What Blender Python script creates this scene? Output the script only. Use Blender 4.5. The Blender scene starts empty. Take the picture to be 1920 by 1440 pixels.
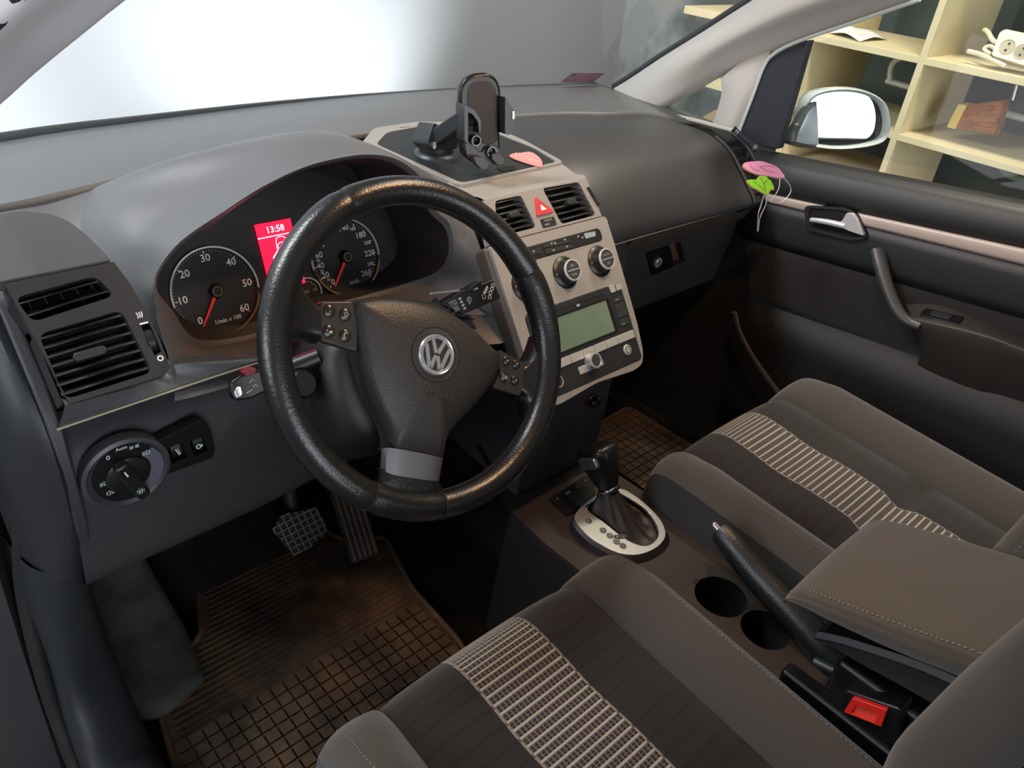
import bpy, bmesh, math, random
from mathutils import Vector, Matrix
from mathutils.geometry import tessellate_polygon
random.seed(5)
SC = bpy.context.scene
COL = SC.collection
# ---------------------------------------------------------------- camera
FPX = 1446.0
PIT, YAW, ROL = math.radians(32.6), math.radians(45.5), math.radians(6.4)
CAM = Vector((-.449, -.575, .428))
_f = Vector((math.sin(YAW)*math.cos(PIT), math.cos(YAW)*math.cos(PIT), -math.sin(PIT)))
_r = Vector((math.cos(YAW), -math.sin(YAW), 0)); _u = _r.cross(_f)
CR = _r*math.cos(ROL)+_u*math.sin(ROL); CU = -_r*math.sin(ROL)+_u*math.cos(ROL)
def ray(px, py): return _f+CR*((px-960)/FPX)+CU*((720-py)/FPX)
def PX(px, py, x): d = ray(px, py); return CAM+d*((x-CAM.x)/d.x)
def PY(px, py, y): d = ray(px, py); return CAM+d*((y-CAM.y)/d.y)
def PZ(px, py, z): d = ray(px, py); return CAM+d*((z-CAM.z)/d.z)
V3 = Vector
class Fr:
    """a local drawing plane: origin, right, up, outward normal"""
    def __init__(s, O, u, v, n=None):
        s.O = V3(O); s.u = V3(u).normalized(); v = V3(v); s.v = (v-s.u*v.dot(s.u)).normalized()
        s.n = s.u.cross(s.v)
    def w(s, a, b, d=0): return s.O+s.u*a+s.v*b+s.n*d
    def px(s, x, y, d=0):
        r = ray(x, y); O = s.O+s.n*d; k = (O-CAM).dot(s.n)/r.dot(s.n); p = CAM+r*k-O
        return (p.dot(s.u), p.dot(s.v))
    def pxs(s, pts, d=0): return [s.px(x, y, d) for x, y in pts]
    def at(s, a, b, d=0, rot=0):
        c, q = math.cos(rot), math.sin(rot)
        return Fr(s.w(a, b, d), s.u*c+s.v*q, s.v*c-s.u*q)
WF = Fr((0,0,0), (1,0,0), (0,1,0))
# ---------------------------------------------------------------- materials
def lin(h):
    c = [int(h[i:i+2], 16)/255 for i in (0, 2, 4)]
    return tuple(((x+.055)/1.055)**2.4 if x > .04045 else x/12.92 for x in c)+(1,)
MATS = {}
def mat(name, hexc, rough=.6, metal=0, bump=0, bscale=900, spec=.5, emit=0, noise=0, nscale=6, coat=0, hex2=None, sheen=0):
    if name in MATS: return MATS[name]
    m = bpy.data.materials.new(name); m.use_nodes = True; MATS[name] = m
    nt = m.node_tree; b = nt.nodes['Principled BSDF']; L = nt.links
    c = lin(hexc)
    b.inputs['Base Color'].default_value = c; b.inputs['Roughness'].default_value = rough
    b.inputs['Metallic'].default_value = metal; b.inputs['Specular IOR Level'].default_value = spec
    b.inputs['Coat Weight'].default_value = coat; b.inputs['Sheen Weight'].default_value = sheen
    b.inputs['Sheen Roughness'].default_value = .5
    if emit:
        b.inputs['Emission Color'].default_value = c; b.inputs['Emission Strength'].default_value = emit
    tc = nt.nodes.new('ShaderNodeTexCoord')
    if noise:
        n = nt.nodes.new('ShaderNodeTexNoise'); n.inputs['Scale'].default_value = nscale; n.inputs['Detail'].default_value = 6
        L.new(tc.outputs['Object'], n.inputs['Vector'])
        r = nt.nodes.new('ShaderNodeValToRGB'); c2 = lin(hex2) if hex2 else tuple(x*(1-noise) for x in c[:3])+(1,)
        r.color_ramp.elements[0].position = .35; r.color_ramp.elements[1].position = .65
        r.color_ramp.elements[0].color = c2; r.color_ramp.elements[1].color = c
        L.new(n.outputs['Fac'], r.inputs['Fac']); L.new(r.outputs['Color'], b.inputs['Base Color'])
    if bump:
        n = nt.nodes.new('ShaderNodeTexNoise'); n.inputs['Scale'].default_value = bscale; n.inputs['Detail'].default_value = 2
        L.new(tc.outputs['Object'], n.inputs['Vector'])
        p = nt.nodes.new('ShaderNodeBump'); p.inputs['Strength'].default_value = bump; p.inputs['Distance'].default_value = .001
        L.new(n.outputs['Fac'], p.inputs['Height']); L.new(p.outputs['Normal'], b.inputs['Normal'])
    return m
def glass_mat(name, tint, gloss=.06, haze=0.0):
    m = bpy.data.materials.new(name); m.use_nodes = True; nt = m.node_tree; nt.nodes.clear(); L = nt.links
    o = nt.nodes.new('ShaderNodeOutputMaterial'); t = nt.nodes.new('ShaderNodeBsdfTransparent'); t.inputs[0].default_value = lin(tint)
    g = nt.nodes.new('ShaderNodeBsdfGlossy'); g.inputs['Roughness'].default_value = .02
    lw = nt.nodes.new('ShaderNodeLayerWeight'); lw.inputs[0].default_value = .5
    mr = nt.nodes.new('ShaderNodeMapRange'); mr.inputs['To Min'].default_value = gloss; mr.inputs['To Max'].default_value = gloss+.25
    pw = nt.nodes.new('ShaderNodeMath'); pw.operation = 'POWER'; pw.inputs[1].default_value = 3
    L.new(lw.outputs['Facing'], pw.inputs[0]); L.new(pw.outputs[0], mr.inputs['Value'])
    mx = nt.nodes.new('ShaderNodeMixShader'); L.new(mr.outputs[0], mx.inputs[0]); L.new(t.outputs[0], mx.inputs[1]); L.new(g.outputs[0], mx.inputs[2])
    out = mx
    if haze:
        d = nt.nodes.new('ShaderNodeBsdfTranslucent'); d.inputs[0].default_value = (.8,.82,.84,1)
        d2 = nt.nodes.new('ShaderNodeBsdfDiffuse'); d2.inputs[0].default_value = (.8,.82,.84,1)
        ad = nt.nodes.new('ShaderNodeMixShader'); ad.inputs[0].default_value = .5; L.new(d.outputs[0], ad.inputs[1]); L.new(d2.outputs[0], ad.inputs[2])
        m2 = nt.nodes.new('ShaderNodeMixShader'); m2.inputs[0].default_value = haze; L.new(mx.outputs[0], m2.inputs[1]); L.new(ad.outputs[0], m2.inputs[2]); out = m2
    L.new(out.outputs[0], o.inputs[0]); MATS[name] = m; return m
M_DASH = mat('dash_grey_lit', '5b5c5e', .42, bump=.25, bscale=700, spec=.5)  # lighter copy of the dash grey, daylight from the front put into the colour
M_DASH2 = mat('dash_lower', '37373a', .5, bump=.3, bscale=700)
M_DARK = mat('dark_plastic', '28292b', .45, bump=.15, bscale=900)
M_BLACK = mat('black_plastic', '0e0e10', .4)
M_GLOSSBLACK = mat('gloss_black', '0a0a0b', .12, coat=.6)
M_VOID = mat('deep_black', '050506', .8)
M_RUB = mat('rubber', '101113', .75)
M_SILVER = mat('silver_paint', '9a9792', .42, metal=.35, bump=.05)
M_SILVERB = mat('bright_silver', 'c9cbcc', .28, metal=.6)
M_CHROME = mat('chrome', 'dfe1e3', .14, metal=.8)
M_ALU = mat('brushed_metal', 'b9bcc0', .28, metal=1)
M_WHITE = mat('white_mark', 'e6e8ea', .5, emit=.0)
M_GREYMARK = mat('grey_mark', 'a9adb0', .5)
M_LEATHER = mat('black_leather', '151516', .3, bump=.35, bscale=420, spec=.6)
M_HUB = mat('hub_plastic', '2c2a29', .42, bump=.5, bscale=520, spec=.5)
M_RED = mat('red_needle', 'd8302a', .4, emit=.12)
M_CREAM = mat('pillar_cloth', 'b3b0aa', .8, bump=.2, bscale=1200)
M_WOOD = mat('pale_board', 'd8c9a4', .6, noise=.12, nscale=5)
M_PAPER = mat('paper', 'dcdce4', .7)
M_CARPET = mat('carpet', '1b1a19', .95, bump=.9, bscale=1400, spec=.1, noise=.4, nscale=14)
M_TRIMLINE = mat('trim_line', 'c9bba2', .35, metal=.2)
M_TUN = mat('console_plastic', '332b27', .45, bump=.2, bscale=800)
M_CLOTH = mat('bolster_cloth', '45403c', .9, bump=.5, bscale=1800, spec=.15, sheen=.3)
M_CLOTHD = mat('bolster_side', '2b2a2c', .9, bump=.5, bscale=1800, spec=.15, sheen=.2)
M_STITCH = mat('stitching', '7d756c', .8)
M_BLUEJAMB = mat('jamb_plastic', '1d2125', .55, bump=.3, bscale=500)
# ---------------------------------------------------------------- mesh builder
def catmull(pts, n, closed=False):
    pts = [V3(p) for p in pts]; m = len(pts); out = []
    N = m if closed else m-1
    for i in range(N):
        if closed: p0, p1, p2, p3 = (pts[(i+k) % m] for k in (-1, 0, 1, 2))
        else: p0, p1, p2, p3 = pts[max(i-1, 0)], pts[i], pts[i+1], pts[min(i+2, m-1)]
        for k in range(n):
            t = k/n
            out.append(.5*((2*p1)+(p2-p0)*t+(2*p0-5*p1+4*p2-p3)*t*t+(3*p1-p0-3*p2+p3)*t**3))
    if not closed: out.append(pts[-1].copy())
    return out
def cat2(pts, n, closed=True): return [(p.x, p.y) for p in catmull([V3((a, b, 0)) for a, b in pts], n, closed)]
def rrect(u0, u1, v0, v1, r, n=5):
    out = []
    for cx, cy, a in ((u1-r, v1-r, 0), (u0+r, v1-r, 90), (u0+r, v0+r, 180), (u1-r, v0+r, 270)):
        for k in range(n+1):
            t = math.radians(a+90*k/n); out.append((cx+r*math.cos(t), cy+r*math.sin(t)))
    return out
def rpoly(pts, r, n=4):
    """round the corners of a polygon"""
    out = []; m = len(pts)
    for i in range(m):
        a, b, c = V3((*pts[i-1], 0)), V3((*pts[i], 0)), V3((*pts[(i+1) % m], 0))
        la, lc = (a-b).length, (c-b).length; q = min(r, la*.45, lc*.45)
        s, e = b+(a-b)*(q/la), b+(c-b)*(q/lc)
        for k in range(n+1):
            t = k/n; p = s*(1-t)**2+b*2*t*(1-t)+e*t*t; out.append((p.x, p.y))
    return out
def circ(cu, cv, r, n=40, a0=0, a1=360):
    full = abs(a1-a0) >= 360
    return [(cu+r*math.cos(math.radians(a0+(a1-a0)*k/(n if full else n-1))), cv+r*math.sin(math.radians(a0+(a1-a0)*k/(n if full else n-1)))) for k in range(n)]
_txt = {}
class MB:
    def __init__(s): s.v = []; s.f = []; s.mi = []; s.m = 0; s.uv = {}
    def add(s, vs, fs):
        o = len(s.v); s.v += [V3(p) for p in vs]
        for f in fs: s.f.append([o+i for i in f]); s.mi.append(s.m)
        return o
    def prism(s, F, pts, d0, d1, holes=()):
        polys = [list(pts)]+[list(h) for h in holes]
        flat = [p for q in polys for p in q]; n = len(flat)
        vs = [F.w(a, b, d1) for a, b in flat]+[F.w(a, b, d0) for a, b in flat]
        if holes: tr = [list(t) for t in tessellate_polygon([[V3((a, b, 0)) for a, b in q] for q in polys])]
        else: tr = [list(range(n))]
        area = 0
        for i in range(len(pts)):
            a, b = pts[i], pts[(i+1) % len(pts)]; area += a[0]*b[1]-a[1]*b[0]
        def ar(t): return sum(flat[t[i]][0]*flat[t[(i+1) % len(t)]][1]-flat[t[i]][1]*flat[t[(i+1) % len(t)]][0] for i in range(len(t)))
        fs = []
        for t in tr:
            if ar(t) < 0: t = t[::-1]
            fs.append(t); fs.append([i+n for i in t[::-1]])
        o = 0
        for q in polys:
            m = len(q)
            for i in range(m):
                a, b = o+i, o+(i+1) % m; fs.append([a, b, b+n, a+n])
            o += m
        s.add(vs, fs); return s
    def box(s, F, u0, u1, v0, v1, d0, d1): return s.prism(F, [(u0, v0), (u1, v0), (u1, v1), (u0, v1)], d0, d1)
    def cyl(s, F, cu, cv, r, d0, d1, n=32, r1=None):
        r1 = r if r1 is None else r1
        A = circ(cu, cv, r, n); B = circ(cu, cv, r1, n)
        s.add([F.w(a, b, d0) for a, b in A]+[F.w(a, b, d1) for a, b in B],
              [list(range(n))[::-1], list(range(n, 2*n))]+[[i, (i+1) % n, n+(i+1) % n, n+i] for i in range(n)]); return s
    def lathe(s, F, cu, cv, prof, n=36):
        """prof: list of (radius, depth)"""
        vs = []; fs = []; m = len(prof)
        for r, d in prof: vs += [F.w(a, b, d) for a, b in circ(cu, cv, max(r, 1e-5), n)]
        for j in range(m-1):
            for i in range(n): fs.append([j*n+i, j*n+(i+1) % n, (j+1)*n+(i+1) % n, (j+1)*n+i])
        fs.append(list(range(n))[::-1]); fs.append([(m-1)*n+i for i in range(n)])
        s.add(vs, fs); return s
    def ring(s, F, cu, cv, r0, r1, d0, d1, n=48, a0=0, a1=360):
        if abs(a1-a0) >= 360: return s.prism(F, circ(cu, cv, r1, n), d0, d1, [circ(cu, cv, r0, n)])
        return s.prism(F, circ(cu, cv, r1, n, a0, a1)+circ(cu, cv, r0, n, a0, a1)[::-1], d0, d1)
    def grid(s, rows, cu=False, cv=False, uv=False):
        R, K = len(rows), len(rows[0]); o = s.add([p for r in rows for p in r], [])
        for j in range(R if cv else R-1):
            for i in range(K if cu else K-1):
                a = [(j, i), (j, (i+1) % K), ((j+1) % R, (i+1) % K), ((j+1) % R, i)]
                s.f.append([o+x*K+y for x, y in a]); s.mi.append(s.m)
                if uv: s.uv[len(s.f)-1] = [((i+q[1])/(K-1), (j+q[0])/(R-1)) for q in ((0, 0), (0, 1), (1, 1), (1, 0))]
        return s
    def loft(s, rows, nu=4, nv=4, cu=False, cv=False, uv=False):
        rr = [catmull(r, nu, cu) if nu > 1 else [V3(p) for p in r] for r in rows]
        if nv > 1:
            cols = [catmull([r[i] for r in rr], nv, cv) for i in range(len(rr[0]))]
            rr = [[c[j] for c in cols] for j in range(len(cols[0]))]
        return s.grid(rr, cu, cv, uv)
    def tube(s, pts, r, n=12, closed=False, caps=True, smooth=0, flat=1.0, upv=None):
        P = catmull(pts, smooth, closed) if smooth else [V3(p) for p in pts]
        m = len(P); rad = r if isinstance(r, (list, tuple)) else [r]*m
        if len(rad) != m: rad = [rad[min(int(i*(len(rad)-1)/max(m-1, 1)), len(rad)-2)]*(1-(i*(len(rad)-1)/(m-1) % 1 if i < m-1 else 1))+rad[min(int(i*(len(rad)-1)/max(m-1, 1))+1, len(rad)-1)]*(i*(len(rad)-1)/(m-1) % 1 if i < m-1 else 1) for i in range(m)]
        up = V3(upv) if upv is not None else V3((.31, .22, .93)); rows = []; prev = None
        for i in range(m):
            t = (P[(i+1) % m]-P[i-1]) if (closed or 0 < i < m-1) else (P[1]-P[0] if i == 0 else P[-1]-P[-2])
            t.normalize()
            if prev is None or upv is not None: x = up.cross(t).normalized() if abs(up.dot(t)) < .99*up.length else V3((1, 0, 0)).cross(t).normalized()
            else: x = (prev-t*prev.dot(t)).normalized()
            prev = x; y = t.cross(x)
            rows.append([P[i]+x*(rad[i]*math.cos(2*math.pi*k/n))+y*(rad[i]*flat*math.sin(2*math.pi*k/n)) for k in range(n)])
        o = len(s.v); s.grid(rows, True, closed)
        if caps and not closed:
            s.f.append([o+k for k in range(n)][::-1]); s.f.append([o+(m-1)*n+k for k in range(n)]); s.mi += [s.m, s.m]
        return s
    def ball(s, c, r, n=12, sx=1, sy=1, sz=1):
        rows = [[V3(c)+V3((r*sx*math.sin(math.pi*j/n)*math.cos(2*math.pi*i/(2*n)), r*sy*math.sin(math.pi*j/n)*math.sin(2*math.pi*i/(2*n)), r*sz*math.cos(math.pi*j/n))) for i in range(2*n)] for j in range(n+1)]
        return s.grid(rows, True)
    def text(s, F, t, u, v, size, d0=0, d1=.0004, rot=0, ax='CENTER', sx=1):
        if t not in _txt:
            cu = bpy.data.curves.new('t', 'FONT'); cu.body = t; cu.size = 1; cu.align_x = 'CENTER'; cu.align_y = 'CENTER'; cu.resolution_u = 2; cu.offset = .012
            ob = bpy.data.objects.new('t', cu); COL.objects.link(ob); bpy.context.view_layer.update()
            me = bpy.data.meshes.new_from_object(ob.evaluated_get(bpy.context.evaluated_depsgraph_get()))
            _txt[t] = ([tuple(q.co) for q in me.vertices], [list(p.vertices) for p in me.polygons])
            bpy.data.objects.remove(ob); bpy.data.meshes.remove(me); bpy.data.curves.remove(cu)
        vs, fs = _txt[t]; G = F.at(u, v, 0, rot)
        w = (max(q[0] for q in vs)-min(q[0] for q in vs))*size*sx if vs else 0
        off = {'CENTER': 0, 'LEFT': w/2, 'RIGHT': -w/2}[ax]
        s.add([G.w(q[0]*size*sx+off, q[1]*size, d1) for q in vs], fs); return s
    def line(s, F, pts, w, d0, d1, closed=False):
        """flat raised line along a polyline"""
        P = [V3((*p, 0)) for p in pts]; m = len(P); L, R = [], []
        for i in range(m):
            a = P[i-1] if (i or closed) else P[i]; b = P[(i+1) % m] if (i < m-1 or closed) else P[i]
            t = (b-a).normalized(); q = V3((-t.y, t.x, 0))*(w/2); L.append(P[i]+q); R.append(P[i]-q)
        if closed: return s.prism(F, [(p.x, p.y) for p in L], d0, d1, [[(p.x, p.y) for p in R]]) if abs(sum(L[i].x*L[(i+1)%m].y-L[i].y*L[(i+1)%m].x for i in range(m))) > abs(sum(R[i].x*R[(i+1)%m].y-R[i].y*R[(i+1)%m].x for i in range(m))) else s.prism(F, [(p.x, p.y) for p in R], d0, d1, [[(p.x, p.y) for p in L]])
        return s.prism(F, [(p.x, p.y) for p in L]+[(p.x, p.y) for p in R[::-1]], d0, d1)
    def build(s, name, mats, parent=None, bevel=0, seg=2, ang=38, solid=0, sub=0, label=None, soff=-1):
        me = bpy.data.meshes.new(name)
        off = V3((0, 0, 0))
        p = parent
        while p is not None: off += p.location; p = p.parent
        loc = V3((0, 0, 0))
        if parent is None or parent.type == 'MESH' or True:
            if s.v:
                lo = [min(q[k] for q in s.v) for k in range(3)]; hi = [max(q[k] for q in s.v) for k in range(3)]
                loc = V3([(lo[k]+hi[k])/2 for k in range(3)])
        me.from_pydata([tuple(q-loc) for q in s.v], [], s.f)
        mats = mats if isinstance(mats, (list, tuple)) else [mats]
        for m in mats: me.materials.append(m)
        for i, pl in enumerate(me.polygons): pl.material_index = min(s.mi[i], len(mats)-1)
        if s.uv:
            ul = me.uv_layers.new(name='UVMap')
            for i, pl in enumerate(me.polygons):
                if i in s.uv:
                    for k, li in enumerate(pl.loop_indices): ul.data[li].uv = s.uv[i][k]
        bm = bmesh.new(); bm.from_mesh(me)
        if not s.uv: bmesh.ops.remove_doubles(bm, verts=bm.verts, dist=1e-6)
        bmesh.ops.recalc_face_normals(bm, faces=bm.faces) if not solid else None
        for f in bm.faces: f.smooth = True
        for e in bm.edges:
            if len(e.link_faces) == 2 and e.calc_face_angle(0) > math.radians(ang): e.smooth = False
        bm.to_mesh(me); bm.free()
        ob = bpy.data.objects.new(name, me); COL.objects.link(ob); ob.location = loc-off
        if parent is not None: ob.parent = parent
        if solid:
            md = ob.modifiers.new('thick', 'SOLIDIFY'); md.thickness = solid; md.offset = soff
        if bevel:
            md = ob.modifiers.new('bevel', 'BEVEL'); md.width = bevel; md.segments = seg; md.limit_method = 'ANGLE'; md.angle_limit = math.radians(ang)
            md.harden_normals = True
        if sub:
            md = ob.modifiers.new('sub', 'SUBSURF'); md.levels = sub; md.render_levels = sub
        if label: ob['label'] = label
        return ob
def tag(o, label, cat, group=None):
    o['label'] = label; o['category'] = cat
    if group: o['group'] = group
    return o
def thing(name, loc, label, cat, group=None):
    o = bpy.data.objects.new(name, None); COL.objects.link(o); o.location = V3(loc); o.empty_display_size = .02
    return tag(o, label, cat, group)
def struct(name, mb, m, **k):
    o = mb.build(name, m, None, **k); o['kind'] = 'structure'; return o
# ================================================================ DASHBOARD
dash = thing('dashboard', (.34, .4, -.3), 'grey moulded dashboard running the full width of the car under the windscreen', 'dashboard')
# -- ledge under the windscreen
gb = [PZ(x, y, .048) for x, y in ((0, 285), (120, 264), (250, 246), (500, 212), (700, 190), (860, 178), (1000, 171), (1150, 166))]
gb = [V3((-.36, .64, .05)), V3((-.31, .68, .049))]+gb+[V3((1.06, .62, .045))]
gb = catmull(gb, 5)
def at_x(pl, x):
    for a, b in zip(pl, pl[1:]):
        if a.x <= x <= b.x: t = (x-a.x)/max(b.x-a.x, 1e-9); return a+(b-a)*t
    return (pl[0] if x < pl[0].x else pl[-1]).copy()
sm = [V3((-.36, .40, .072))]+[PZ(x, y, .072) for x, y in ((60, 380), (250, 335), (400, 303), (520, 278))]+[V3((.24, .50, .072)), V3((.36, .505, .072))]+[PZ(945, 222, .072), V3((.68, .475, .07)), PZ(1135, 216, .068), V3((.86, .43, .066)), V3((.95, .40, .052)), V3((1.03, .37, .044))]
sm = catmull(sm, 5)
xs = [-.355+i*(1.385/44) for i in range(45)]
rows = []
for t in (0, .25, .5, .75, .97, 1.0, 1.0):
    rows.append([at_x(gb, x).lerp(at_x(sm, x), t)+V3((0, 0, .006*math.sin(math.pi*t)-(.004 if len(rows) == 6 else 0))) for x in xs])
rows[0] = [p+V3((0, .03, 0)) for p in rows[0]]
MB().loft(rows, 1, 2).build('windscreen_ledge', M_DASH, dash, solid=.006)
# -- driver side upper pad, wrapped round the instrument opening
lip = [PY(372, 646, .262), PY(322, 590, .225), PY(294, 545, .202), PY(296, 508, .2), PY(340, 452, .2), PY(420, 397, .2), PY(490, 352, .2), PY(560, 318, .2), PY(620, 300, .2), PY(690, 290, .2), PY(745, 300, .2), PY(790, 335, .2), PY(812, 390, .2), V3((.185, .2, .035)), V3((.193, .2, -.01)), V3((.192, .22, -.048)), V3((.16, .25, -.072)), V3((.10, .27, -.085)), V3((.0, .275, -.088)), PY(480, 634, .275)]
mid = [PY(360, 668, .215), PY(312, 630, .198), PY(294, 600, .2), PY(276, 545, .218), PY(276, 455, .25), PY(330, 395, .275), PY(400, 338, .29), V3((-.045, .30, .138)), V3((.0, .305, .148)), V3((.055, .30, .150)), V3((.11, .295, .132)), V3((.165, .275, .105)), V3((.2, .25, .075)), V3((.212, .205, .03)), V3((.215, .18, -.01)), V3((.215, .165, -.05)), V3((.185, .19, -.082)), V3((.11, .21, -.093)), V3((.0, .215, -.096)), V3((-.09, .22, -.096))]
out = [V3((-.205, .17, -.085)), V3((-.215, .175, -.078)), PY(318, 672, .19), PY(275, 590, .225), PY(205, 490, .29), PY(149, 438, .36), PY(112, 408, .42), *[at_x(sm, x_)+V3((0, .003, -.0015)) for x_ in (-.19, -.10, 0, .09, .17)], V3((.222, .32, .073)), V3((.226, .225, .045)), V3((.226, .17, -.01)), V3((.224, .125, -.07)), V3((.222, .10, -.11)), V3((.12, .15, -.11)), V3((.0, .165, -.10)), V3((-.09, .17, -.09))]
inn = [lip[i].lerp(mid[i], .12)+V3((0, .0, -.0)) for i in range(len(lip))]
lipin = [V3((p.x*.985, p.y+.006, p.z-.006 if p.z > 0 else p.z+.004)) for p in lip]
MB().loft([lipin, lip, inn, mid, [a.lerp(b, .55)+V3((0, -.004, .012 if 4 < i < 12 else 0)) for i, (a, b) in enumerate(zip(mid, out))], out], 5, 3, cu=True).build('upper_pad', M_DASH, dash)
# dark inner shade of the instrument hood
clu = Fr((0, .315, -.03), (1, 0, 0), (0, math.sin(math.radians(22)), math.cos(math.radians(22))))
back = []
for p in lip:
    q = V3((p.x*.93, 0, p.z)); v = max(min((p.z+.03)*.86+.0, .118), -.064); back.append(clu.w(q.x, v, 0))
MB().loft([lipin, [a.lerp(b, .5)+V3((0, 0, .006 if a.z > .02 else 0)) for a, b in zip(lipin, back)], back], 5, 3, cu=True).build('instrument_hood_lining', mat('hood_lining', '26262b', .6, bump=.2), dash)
# -- strip of pad left of the instrument pad, behind the vent panel
q = [V3((-.355, .40, .072)), V3((-.31, .405, .072)), V3((-.25, .415, .072)), V3((-.185, .43, .072))]
w = [V3((-.355, .375, .072)), V3((-.32, .38, .073)), PY(60, 385, .40)+V3((0, 0, .0)), V3((-.185, .425, .075))]
# -- vent panel on the driver's end
VP = Fr(PX(130, 758, -.327), (1, 0, 0), (0, .09, .118))
vp_out = VP.pxs([(130, 758), (0, 553)]); 
a0 = VP.px(130, 758); top_v = .153
poly = [a0, (a0[0]-.013, .05), (-.022, top_v), (VP.px(212, 488)[0], VP.px(212, 488)[1])]
ptsr = VP.pxs([(212, 493), (240, 530), (270, 580), (297, 635), (318, 690), (306, 706)])
polyv = [a0, (a0[0]-.006, .06), (-.014, ptsr[0][1]+.0)]+ptsr
h1 = rpoly(VP.pxs([(27, 560), (178, 519), (214, 556), (60, 606)]), .008)
h2 = rpoly(VP.pxs([(71, 628), (226, 583), (285, 699), (122, 750)]), .008)
h3 = VP.pxs([(262, 611), (277, 604), (301, 660), (288, 668)])
MB().prism(VP, polyv, -.012, .004, [h1, h2, h3]).build('vent_panel', M_DARK, dash, bevel=.0012)
def bbox(pts): return min(p[0] for p in pts), max(p[0] for p in pts), min(p[1] for p in pts), max(p[1] for p in pts)
def inq(P4, s, t):
    """bilinear in quad bl, br, tr, tl"""
    a = V3((*P4[0], 0)).lerp(V3((*P4[1], 0)), s); b = V3((*P4[3], 0)).lerp(V3((*P4[2], 0)), s); p = a.lerp(b, t); return p.x, p.y
def vent(F, quad, ns, nv, parent, name='air_vent', tab=None, hole=None, slat_w=.0016, M=M_VOID):
    """quad bl br tr tl in plane units; recessed duct with angled slats"""
    mb = MB(); c = [sum(p[k] for p in quad)/4 for k in (0, 1)]
    big = [(c[0]+(p[0]-c[0])*1.06, c[1]+(p[1]-c[1])*1.06) for p in quad]
    mb.prism(F, big, -.05, -.046)
    for i in range(4):
        a, b = big[i], big[(i+1) % 4]
        mb.add([F.w(*a, -.05), F.w(*b, -.05), F.w(*b, -.004), F.w(*a, -.004)], [[0, 1, 2, 3]])
    vt = mb.build(name, M_VOID, parent)
    sl = MB()
    for k in range(ns):
        t = (k+.6)/ns
        pts = [inq(quad, s, t) for s in (-.01, .5, 1.01)]
        for a, b in zip(pts, pts[1:]):
            vs = []
            for (u, v) in (a, b):
                vs += [F.w(u, v-slat_w*.6, -.002), F.w(u, v+slat_w*.6, -.0015), F.w(u, v+slat_w*.6+.006, -.016), F.w(u, v-slat_w*.6+.006, -.016)]
            sl.add(vs, [[0, 1, 2, 3], [7, 6, 5, 4], [0, 4, 5, 1], [1, 5, 6, 2], [2, 6, 7, 3], [3, 7, 4, 0]])
    for k in range(nv):
        s = (k+.7)/nv; a, b = inq(quad, s-.05, 0), inq(quad, s+.02, 1)
        sl.add([F.w(a[0], a[1], -.018), F.w(b[0], b[1], -.018), F.w(b[0], b[1], -.034), F.w(a[0], a[1], -.034),
                F.w(a[0]+.001, a[1], -.018), F.w(b[0]+.001, b[1], -.018), F.w(b[0]+.001, b[1], -.034), F.w(a[0]+.001, a[1], -.034)], [[0, 1, 2, 3], [7, 6, 5, 4], [0, 4, 5, 1], [3, 2, 6, 7]])
    sl.build('slats', mat('slat_plastic', '2c2d2f', .45), vt)
    if tab:
        t = MB(); u, v, w_, r = tab; G = F.at(u, v, 0, r)
        t.prism(G, rrect(-w_/2, w_/2, -.0042, .0042, .004), -.008, .006); t.build('tab', M_DARK, vt, bevel=.0015)
    return vt
Q = lambda F, bl, br, tr, tl: F.pxs([bl, br, tr, tl])
vent(VP, Q(VP, (60, 606), (214, 556), (178, 519), (27, 560)), 2, 5, dash, 'defroster_vent', slat_w=.001)
vent(VP, Q(VP, (122, 750), (285, 699), (226, 583), (71, 628)), 7, 0, dash, tab=(*VP.px(168, 664), .03, .02))
wl = MB(); c = VP.px(281, 637)
wl.lathe(Fr(VP.w(c[0], c[1], -.009), VP.v, VP.n, None), 0, 0, [(.014, -.004), (.0155, -.003), (.0155, .003), (.014, .004)], 40)
wheel = wl.build('vent_thumbwheel', M_BLACK, dash)
mk = MB(); G = VP.at(*VP.px(268, 608)); mk.box(G, -.004, .004, -.0008, .0008, .004, .0056); mk.build('wheel_mark', M_WHITE, wheel)
mk = MB(); G = VP.at(*VP.px(299, 673), .004); mk.ring(G, 0, 0, .0018, .003, 0, .0003, 20); mk.build('zero_mark', M_WHITE, dash); mk = MB()
G = VP.at(*VP.px(261, 592), .004); 
for k in range(3): mk.line(G, [(-.003+k*.002, -.003), (-.002+k*.002, .0), (-.003+k*.0025, .003)], .0009, 0, .0003)
mk.build('airflow_symbol', M_WHITE, dash)
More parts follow.
